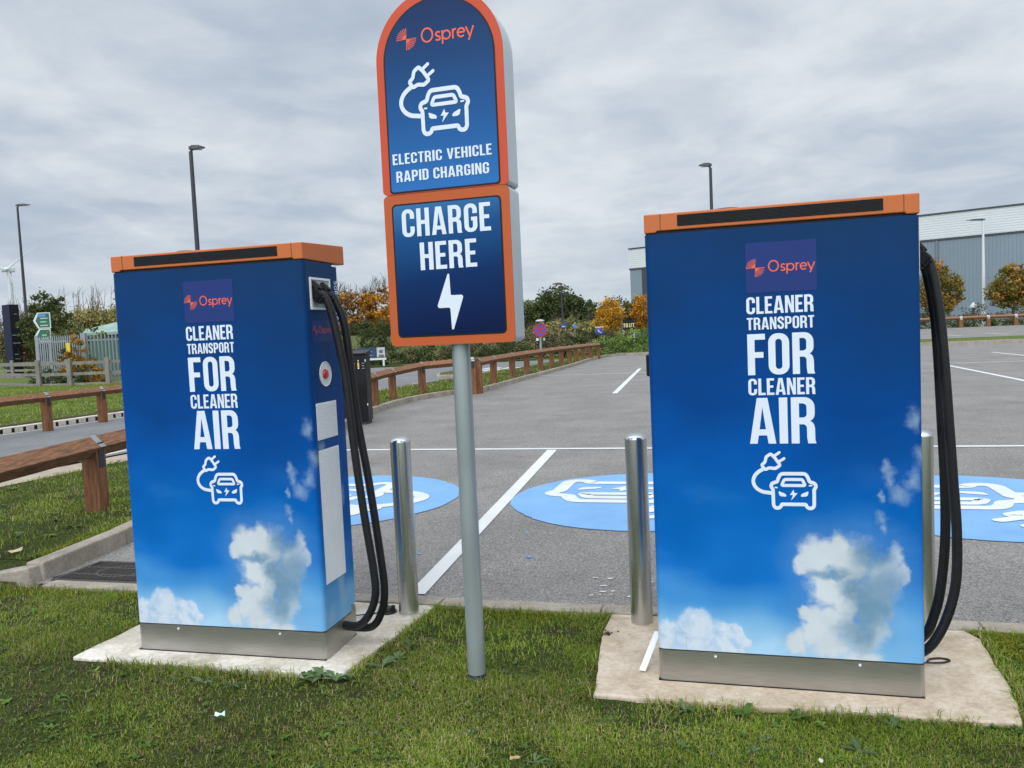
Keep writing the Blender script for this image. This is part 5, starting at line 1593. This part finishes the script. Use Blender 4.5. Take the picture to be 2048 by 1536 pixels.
def thicket(name, label, pts, n, size, pal, seed, kind='stuff'):
    o, _ = leaves(name, pts, n, size, pal, None, seed, fill=.25, spread=.2)
    return tag(o, label, 'shrubbery', None, kind)


thicket('bank_shrubbery', 'dark low shrubbery along the foot of the bank behind the road', [(-9.5 + k * 1.15, 47.2 + .5 * sin(k * 2.1), .45, .95, .7, .55 + .15 * sin(k * 1.7)) for k in range(12)], 9000, .075, G_DK + SCRUB[:1], 61)
thicket('dry_grass', 'tall dry grass and dead stems below the sign, behind the rail fence', [(-3.2 + k * .95, 49.5 + .6 * sin(k), .75, .9, .8, .75) for k in range(11)], 6500, .075, DRYG, 62)
thicket('low_shrubbery', 'dark grey-green low shrubs behind the round no-stopping sign', [(1.0 + k * .9, 50 + .5 * sin(k * 1.3), .7, .85, .8, .75) for k in range(9)], 7000, .075, G_DK, 63)

# right of the sign
tree('round_tree', 'big dark round-headed tree on the skyline behind the slim far lamp post', (5.9, 95, 0), [(0, 0, 4.3, 2.7, 2.4, 2.2), (-2.0, 0, 3.6, 1.7, 1.6, 1.5), (2.3, 0, 3.5, 1.9, 1.6, 1.6), (0, 0, 2.2, 4.2, 2.4, 1.9)], 15000, .19, G_DK + G_MID[:1], 71, trunk=.35)
tree('tree', 'dark tree just right of the sign edge on the skyline', (2.3, 96, 0), [(0, 0, 3.4, 1.7, 1.6, 1.8), (-1.2, 0, 2.6, 1.7, 1.5, 1.7), (1.2, 0, 2.6, 1.5, 1.5, 1.5)], 6000, .18, G_MID, 72, trunk=.25)
tree('conifer', 'small dark pointed tree between the round tree and the yellow tree', (9.5, 90, 0), [(0, 0, 3.4, .55, .6, .9), (0, 0, 2.4, 1.0, .9, 1.0), (0, 0, 1.3, 1.4, 1.2, 1.1)], 1800, .13, G_DK, 73)
for k, (x, y, w_, h, pal, lb) in enumerate([(3.6, 75, 1.5, 2.5, WILLOW, 'yellow-green willow bush in front of the round dark tree, behind the no-stopping sign'), (5.4, 76, 1.5, 2.9, G_MID[2:3] + WILLOW[:2] + G_MID[:1], 'green willow bush right of the slim far lamp post'), (7.2, 75, 1.5, 2.4, WILLOW, 'olive willow bush left of the yellow tree'), (1.6, 73, 1.5, 2.1, WILLOW[:1] + SCRUB, 'brownish willow bush at the lower right corner of the sign'), (9.0, 72, 1.3, 2.0, SCRUB, 'brown thicket between the willows and the yellow tree'), (-.5, 72, 1.5, 2.0, SCRUB, 'brown thicket hidden behind the sign')]):
    tree('willow_bush', lb, (x, y, 0), [(0, 0, h * .45, w_, 1.2, h * .45), (w_ * .4, 0, h * .65, w_ * .55, .9, h * .33), (-w_ * .45, 0, h * .55, w_ * .55, .9, h * .33)], 4200, .11, pal, 80 + k, trunk=.06, group='willow bushes behind the road', cat='bush', twigs=8)
tree('yellow_tree', 'bright golden-yellow autumn tree on its own, left of the hedge top', (7.75, 62, 0), [(0, 0, 2.7, .95, .9, 1.1), (.45, 0, 2.3, .8, .8, .9), (-.5, 0, 2.0, .75, .8, .9), (0, 0, 1.5, 1.0, .8, .7)], 3600, .095, YELLOW, 91, trunk=.09, group='golden autumn trees')
tree('yellow_tree', 'golden-orange autumn tree at the left edge of the right cabinet, before the warehouse corner', (9.75, 58, 0), [(0, 0, 2.9, .75, .8, 1.1), (-.35, 0, 2.2, .75, .8, .9), (.3, 0, 2.0, .9, .8, .9)], 3200, .095, YELLOW[:2] + ORANGE[:2], 92, trunk=.09, group='golden autumn trees')
tree('tree', 'pale green tree behind the golden tree, left of the warehouse corner', (11.9, 85, 0), [(-.5, 0, 3.0, 2.0, 1.6, 1.6), (1.4, 0, 2.9, 1.5, 1.4, 1.5), (2.6, 0, 2.3, 1.4, 1.4, 1.5)], 6000, .14, [(2, (.10, .10, .04)), (2, (.15, .135, .05)), (1, (.07, .075, .03))], 93, trunk=.18)

hg = thing('hedge', 'dense clipped green hedge at the end of the rail fence, left of the right cabinet', 'hedge', (6.2, 44.9, 0))
hb = [(-2.0 + k * .55, .25 * sin(k * 1.9), .42 + .055 * k, .55, .75, .42 + .055 * k) for k in range(11)] + [(4.4 + k * .7, -.1 * k, .75, .6, .8, .78) for k in range(12)]
leaves('foliage', hb, 17000, .055, HEDGE, hg, 95, fill=.6, spread=.14)
m = MB()
for k in range(14): m.tube([(-2 + k * .8, 0, -.1), (-2 + k * .8 + .1, .05, .7)], [.03, .015], 5)
m.build('stems', BARK, hg)['kind'] = 'stuff'
o, _ = leaves('ivy', [(-2.3, -.3, .35, .4, .4, .4), (-1.9, -.2, .25, .5, .4, .3), (-1.2, -.45, .25, .5, .3, .25)], 700, .06, HEDGE + ORANGE[3:] + DRYG[:1], hg, 96)
o.name = 'trailing_growth'

# trees before the warehouse
for k, (x, sz, lb, bl) in enumerate([(45.0, 1.0, 'round autumn tree with orange tip, between the right cabinet cables and the pale lamp post', [(-.2, 0, 5.9, 1.0, 1.0, 1.1), (0, 0, 4.2, 2.2, 1.6, 1.7), (.7, 0, 3.6, 1.7, 1.4, 1.5), (-.6, 0, 3.2, 1.8, 1.4, 1.4), (0, 0, 2.4, 1.5, 1.3, .9)]),
                                      (52.7, 1.0, 'round autumn tree at the right edge in front of the warehouse', [(.2, 0, 5.4, 1.3, 1.0, 1.0), (0, 0, 4.0, 2.2, 1.6, 1.6), (1.2, 0, 4.0, 1.8, 1.4, 1.7), (-1.0, 0, 3.2, 1.6, 1.4, 1.3), (.6, 0, 2.5, 1.7, 1.3, .9)])]):
    t = tree('autumn_maple', lb, (x, 84.5, 0), bl, 6500, .15, OLIVE + [(1.2, RUSTTOP[0][1])], 100 + k, trunk=.22, group='autumn maples before the warehouse')
    leaves('orange_tip', [(bl[0][0], 0, bl[0][2] + .3, bl[0][3] * .9, .9, .9), (bl[2][0] + .9, 0, bl[2][2] + 1.0, .8, .9, .6)], 520, .15, RUSTTOP, t, 110 + k)
thicket('roadside_scrub', 'low grey-green scrub along the foot of the warehouse', [(36 + k * 1.4, 86.2 - k * .35, .9 + .3 * sin(k * 2.3), 1.3, .9, 1.0 + .35 * sin(k * 1.7)) for k in range(24)], 6500, .12, [(2, (.10, .105, .06)), (2, (.14, .13, .08)), (1, (.07, .075, .035))], 120)
thicket('ground_cover', 'low green shrubs under the distant rail fence', [(36 + k * 1.3, 84.9 - k * .34, .3, 1.0, .7, .5) for k in range(26)], 5500, .10, [(3, (.085, .11, .03)), (2, (.13, .15, .045)), (2, (.05, .06, .02))], 121)
thicket('distant_woods', 'far belt of mixed woodland along the horizon', [(-150 + k * 5.2, 165 + 8 * sin(k * 1.3), 2.0 + 1.2 * sin(k * 2.7), 4.5, 3, 2.6 + 1.3 * sin(k * 1.9)) for k in range(50)], 15000, .32, G_DK + SCRUB[:2] + WILLOW[:1], 122)

# ------------------------------------------------------------------ grass blades and broad-leaved weeds
def grass(name, label, px, py, pz, h, wdt, seed, dry=.18, kind='stuff', dark=1.0):
    n = len(px); r = np.random.default_rng(seed)
    ang = r.uniform(0, 2 * pi, n); lean = r.uniform(.3, 2.0, n) * h
    dxy = np.stack([np.cos(ang), np.sin(ang)], 1); sxy = np.stack([-dxy[:, 1], dxy[:, 0]], 1)
    p = np.stack([px, py], 1)
    b0 = p - sxy * wdt[:, None] / 2; b1 = p + sxy * wdt[:, None] / 2
    mm = p + dxy * (lean * .35)[:, None]; m0 = mm - sxy * wdt[:, None] * .4; m1 = mm + sxy * wdt[:, None] * .4
    tp = p + dxy * lean[:, None]
    z0 = pz - .01; z1 = pz + h * .55; z2 = pz + h * np.clip(1 - (lean / np.maximum(h, 1e-4)) ** 2 * .35, .3, 1)
    V = np.empty((n, 5, 3)); V[:, 0, :2] = b0; V[:, 1, :2] = b1; V[:, 2, :2] = m1; V[:, 3, :2] = m0; V[:, 4, :2] = tp
    V[:, 0, 2] = z0; V[:, 1, 2] = z0; V[:, 2, 2] = z1; V[:, 3, 2] = z1; V[:, 4, 2] = z2
    pn_ = fbm(px * 2.2, py * 2.2, seed + 3); pf = vnoise(px * 9, py * 9, seed + 5)
    greens = np.array([(.135, .215, .020), (.190, .255, .028), (.095, .150, .018), (.235, .260, .045)])
    c = greens[r.integers(0, 4, n)] * (.65 + .7 * pn_)[:, None] * r.uniform(.75, 1.25, (n, 1))
    straw = r.random(n) < dry * (.35 + 1.6 * np.clip((vnoise(px * 1.6 + 7, py * 1.6, seed + 9) - .35) * 2.2, 0, 1))
    c[straw] = np.array([(.33, .27, .13), (.26, .20, .085), (.40, .34, .19)])[r.integers(0, 3, straw.sum())]
    c *= dark * (.72 + .62 * vnoise(px * 3.1 + 11, py * 3.1, seed + 13))[:, None]
    col = np.repeat(c, 5, 0)
    i = np.arange(n) * 5
    quad = np.stack([i, i + 1, i + 2, i + 3], 1); tri = np.stack([i + 3, i + 2, i + 4], 1)
    o = np_mesh(name, V.reshape(-1, 3), tri=tri, quad=quad, col=col, mat=LEAF)
    return tag(o, label, 'grass', None, kind)


r = np.random.default_rng(5)
# near lawn: denser towards the camera
N = 460000
yy = 2.05 + (r.random(N) ** 1.5) * 3.6
xx = r.uniform(-1, 1, N) * (.72 * yy + .45)
xx = np.where(yy > 4.6, -r.uniform(1.5, 6.8, N), xx)
keep = (yy < kerb_y(xx) - .135) & ~inpoly(xx, yy, PAD_L) & ~inpoly(xx, yy, PAD_R)
bare = fbm(xx * 1.9 + 3, yy * 1.9, 21, 3)
keep &= (bare < .54) | (r.random(N) < np.clip(.60 - (bare - .54) * 5, .3, 1))
worn = np.exp(-(((xx - .18) / .22) ** 2 + ((yy - 3.98) / .10) ** 2)) + np.exp(-(((xx + .08) / .12) ** 2 + ((yy - 3.55) / .06) ** 2))
keep &= r.random(N) > worn * .95
xx, yy = xx[keep], yy[keep]
tuft = vnoise(xx * 6, yy * 6, 4); long_ = np.clip((fbm(xx * 1.3, yy * 1.3, 31, 3) - .42) * 4, 0, 1)
edge = np.zeros(len(xx))
h = (.010 + .014 * tuft + .020 * long_ * tuft) * r.uniform(.55, 1.3, len(xx))
h *= np.where(yy > 3.9, 1.35, 1.0)
zb = -.022 + (fbm(xx * 1.7, yy * 1.7, 3) - .5) * .035
grass('grass', 'short mown grass of the front lawn around the concrete slabs', xx, yy, zb, h, r.uniform(.0018, .0036, len(xx)), 200, dry=.13)
# longer tufts along slab and kerb edges
ex_, ey_ = [], []
for poly in (PAD_L, PAD_R):
    q = poly + [poly[0]]
    for (ax, ay), (bx_, by_) in zip(q[:-1], q[1:]):
        l = math.hypot(bx_ - ax, by_ - ay); k = int(l * 620)
        t = r.random(k); o_ = np.abs(r.normal(0, .03, k)) + .004
        m_ = vnoise(t * l * 7, t * 0 + ax * 3, 6) > .35
        ex_.append((ax + (bx_ - ax) * t + (by_ - ay) / l * o_)[m_]); ey_.append((ay + (by_ - ay) * t - (bx_ - ax) / l * o_)[m_])
kx = r.uniform(-8, 7, 7000); ex_.append(kx); ey_.append(kerb_y(kx) - .137 - np.abs(r.normal(0, .03, 7000)))
ex_ = np.concatenate(ex_); ey_ = np.concatenate(ey_)
k_ = ~inpoly(ex_, ey_, PAD_L) & ~inpoly(ex_, ey_, PAD_R) & (ey_ < kerb_y(ex_) - .13)
ex_, ey_ = ex_[k_], ey_[k_]
grass('edge_grass', 'longer tufts of grass along the edges of the slabs and the kerb', ex_, ey_, np.full(len(ex_), -.018), r.uniform(.02, .065, len(ex_)), r.uniform(.0022, .004, len(ex_)), 201, dry=.2)
# raised verge on the left
N = 150000
yv = 5.25 + (r.random(N) ** 1.6) * 16; xv = r.uniform(-7.2, -1.2, N)
k_ = inpoly(xv, yv, VERGE) & ((fbm(xv * 1.4, yv * 1.4, 41, 3) < .58) | (r.random(N) < .25))
xv, yv = xv[k_], yv[k_]
hv = (.018 + .035 * vnoise(xv * 5, yv * 5, 8)) * r.uniform(.6, 1.3, len(xv))
grass('verge_grass', 'rough grass of the raised verge between kerb and road', xv, yv, np.full(len(xv), .10), hv, r.uniform(.003, .0055, len(xv)) * (1 + (yv - 5) * .06), 202, dry=.12, dark=1.0)
N = 34000
yv = r.uniform(16, 42, N); xv = r.uniform(-4.4, 4.6, N)
k_ = inpoly(xv, yv, VERGE) & (fbm(xv * .9, yv * .9, 43, 3) < .62)
xv, yv = xv[k_], yv[k_]
grass('far_verge_grass', 'rough grass under the curving rail fence', xv, yv, np.full(len(xv), .10), r.uniform(.05, .12, len(xv)), r.uniform(.012, .022, len(xv)), 206, dry=.2, dark=.9)
N = 60000
xf = r.uniform(-22, -8.6, N); yf = r.uniform(12, 36, N)
k_ = inpoly(xf, yf, offset_line(ROAD_F, .75) + [(-40, 50), (-40, 0)])
xf, yf = xf[k_], yf[k_]
grass('far_grass', 'mown green grass beyond the road at the left', xf, yf, np.full(len(xf), .085), r.uniform(.04, .08, len(xf)), r.uniform(.010, .018, len(xf)), 203, dry=.08, dark=.95)


def weeds(name, label, spots, seed):
    rr = np.random.default_rng(seed); V = []; Q = []; C = []
    for (x, y, z, s, kind_) in spots:
        nl = rr.integers(7, 14); base = np.array([(.075, .135, .03), (.095, .145, .06), (.11, .17, .035)][kind_]) * rr.uniform(.75, 1.3)
        for i in range(nl):
            a_ = rr.uniform(0, 2 * pi); l = s * rr.uniform(.6, 1.2); w_ = l * (.20 if kind_ != 1 else .13); el = rr.uniform(.12, .65)
            d_ = np.array([cos(a_), sin(a_)]); n_2 = np.array([-d_[1], d_[0]])
            st = [(0, .25, 0), (.35, 1, .8), (.7, .85, 1.05), (1, .08, .85)]
            b0 = len(V)
            for f, wk, zk in st:
                c = np.array([x, y]) + d_ * l * f
                for sg_ in (-1, 1):
                    q_ = c + n_2 * sg_ * w_ * wk
                    V.append((q_[0], q_[1], z + zk * l * el * .8 + rr.normal(0, .0015)))
                    C.append(base * rr.uniform(.85, 1.2))
            for k in range(3): Q.append((b0 + 2 * k, b0 + 2 * k + 1, b0 + 2 * k + 3, b0 + 2 * k + 2))
    o = np_mesh(name, np.array(V), quad=np.array(Q), col=np.array(C), mat=LEAF)
    return tag(o, label, 'weeds', None, 'stuff')


sp = []
wr = np.random.default_rng(77)
while len(sp) < 1100:
    y = 2.1 + wr.random() ** 1.3 * 2.9; x = wr.uniform(-1, 1) * (.7 * y + .3)
    ax, ay = np.array([x]), np.array([y])
    if y > kerb_y(x) - .2 or inpoly(ax, ay, PAD_L)[0] or inpoly(ax, ay, PAD_R)[0]: continue
    cf = fbm(ax * 1.6, ay * 1.6, 60, 3)[0]
    if cf < .5 and wr.random() < .85: continue
    sp.append((x, y, -.014, wr.uniform(.009, .024) * (1.5 if wr.random() < .08 else 1), int(wr.integers(0, 3))))
for x, y, s in ((-.92, 3.55, .075), (-.98, 3.52, .06), (-.84, 3.50, .07), (-.66, 3.62, .08), (-.60, 3.72, .06), (-.55, 3.86, .06), (.84, 3.02, .055), (.62, 3.08, .05), (1.05, 2.98, .05), (1.35, 2.88, .05), (2.25, 3.5, .06), (2.4, 3.3, .06), (2.2, 3.15, .05), (1.15, 2.72, .06), (.02, 2.75, .05), (-1.45, 3.55, .06), (-1.3, 3.5, .05), (.35, 2.6, .06)):
    sp.append((x, y, -.012, s, int(wr.integers(0, 2))))
for k in range(90):
    y = 5.4 + wr.random() * 5; x = -3.3 - wr.random() * 2.2
    if inpoly(np.array([x]), np.array([y]), VERGE)[0]: sp.append((x, y, .10, wr.uniform(.03, .07), int(wr.integers(0, 3))))
weeds('weeds', 'broad-leaved weeds scattered through the lawn and verge', sp, 9)
# yellow-green moss along the kerbs
N = 16000
xm = r.uniform(-5, 7, N); ym = kerb_y(xm) - .137 - np.abs(r.normal(0, .07, N))
k_ = (vnoise(xm * 2.3, ym * 4, 14) > .52) & ~inpoly(xm, ym, PAD_L) & ~inpoly(xm, ym, PAD_R)
tm = r.random(N); xm2 = -3.32 + .25 * tm; ym2 = 5.5 + 1.5 * tm; xm2 = xm2 - np.abs(r.normal(0, .05, N))
xq = r.uniform(2.12, 3.4, 16000); yq = kerb_y(xq) - .137 - np.abs(r.normal(0, .17, 16000)); kq = (fbm(xq * 4, yq * 4, 15, 3) > .47) & ~inpoly(xq, yq, PAD_R); xq = xq[kq]; yq = yq[kq]
xm = np.concatenate([xm[k_], xm2[:4000], xq]); ym = np.concatenate([ym[k_], ym2[:4000], yq]); zm = np.concatenate([np.full(k_.sum(), -.014), np.full(4000, .10), np.full(len(xq), -.008)])
o = grass('moss', 'yellow-green moss along the kerbs', xm, ym, zm, r.uniform(.006, .014, len(xm)), r.uniform(.004, .008, len(xm)), 205, dry=0)
mc = np.repeat(np.array([(.17, .19, .018)]) * r.uniform(.6, 1.3, (len(xm), 1)), 5, 0)
c4 = np.ones((len(mc), 4), np.float32); c4[:, :3] = mc
o.data.color_attributes['tone'].data.foreach_set('color', c4.ravel())
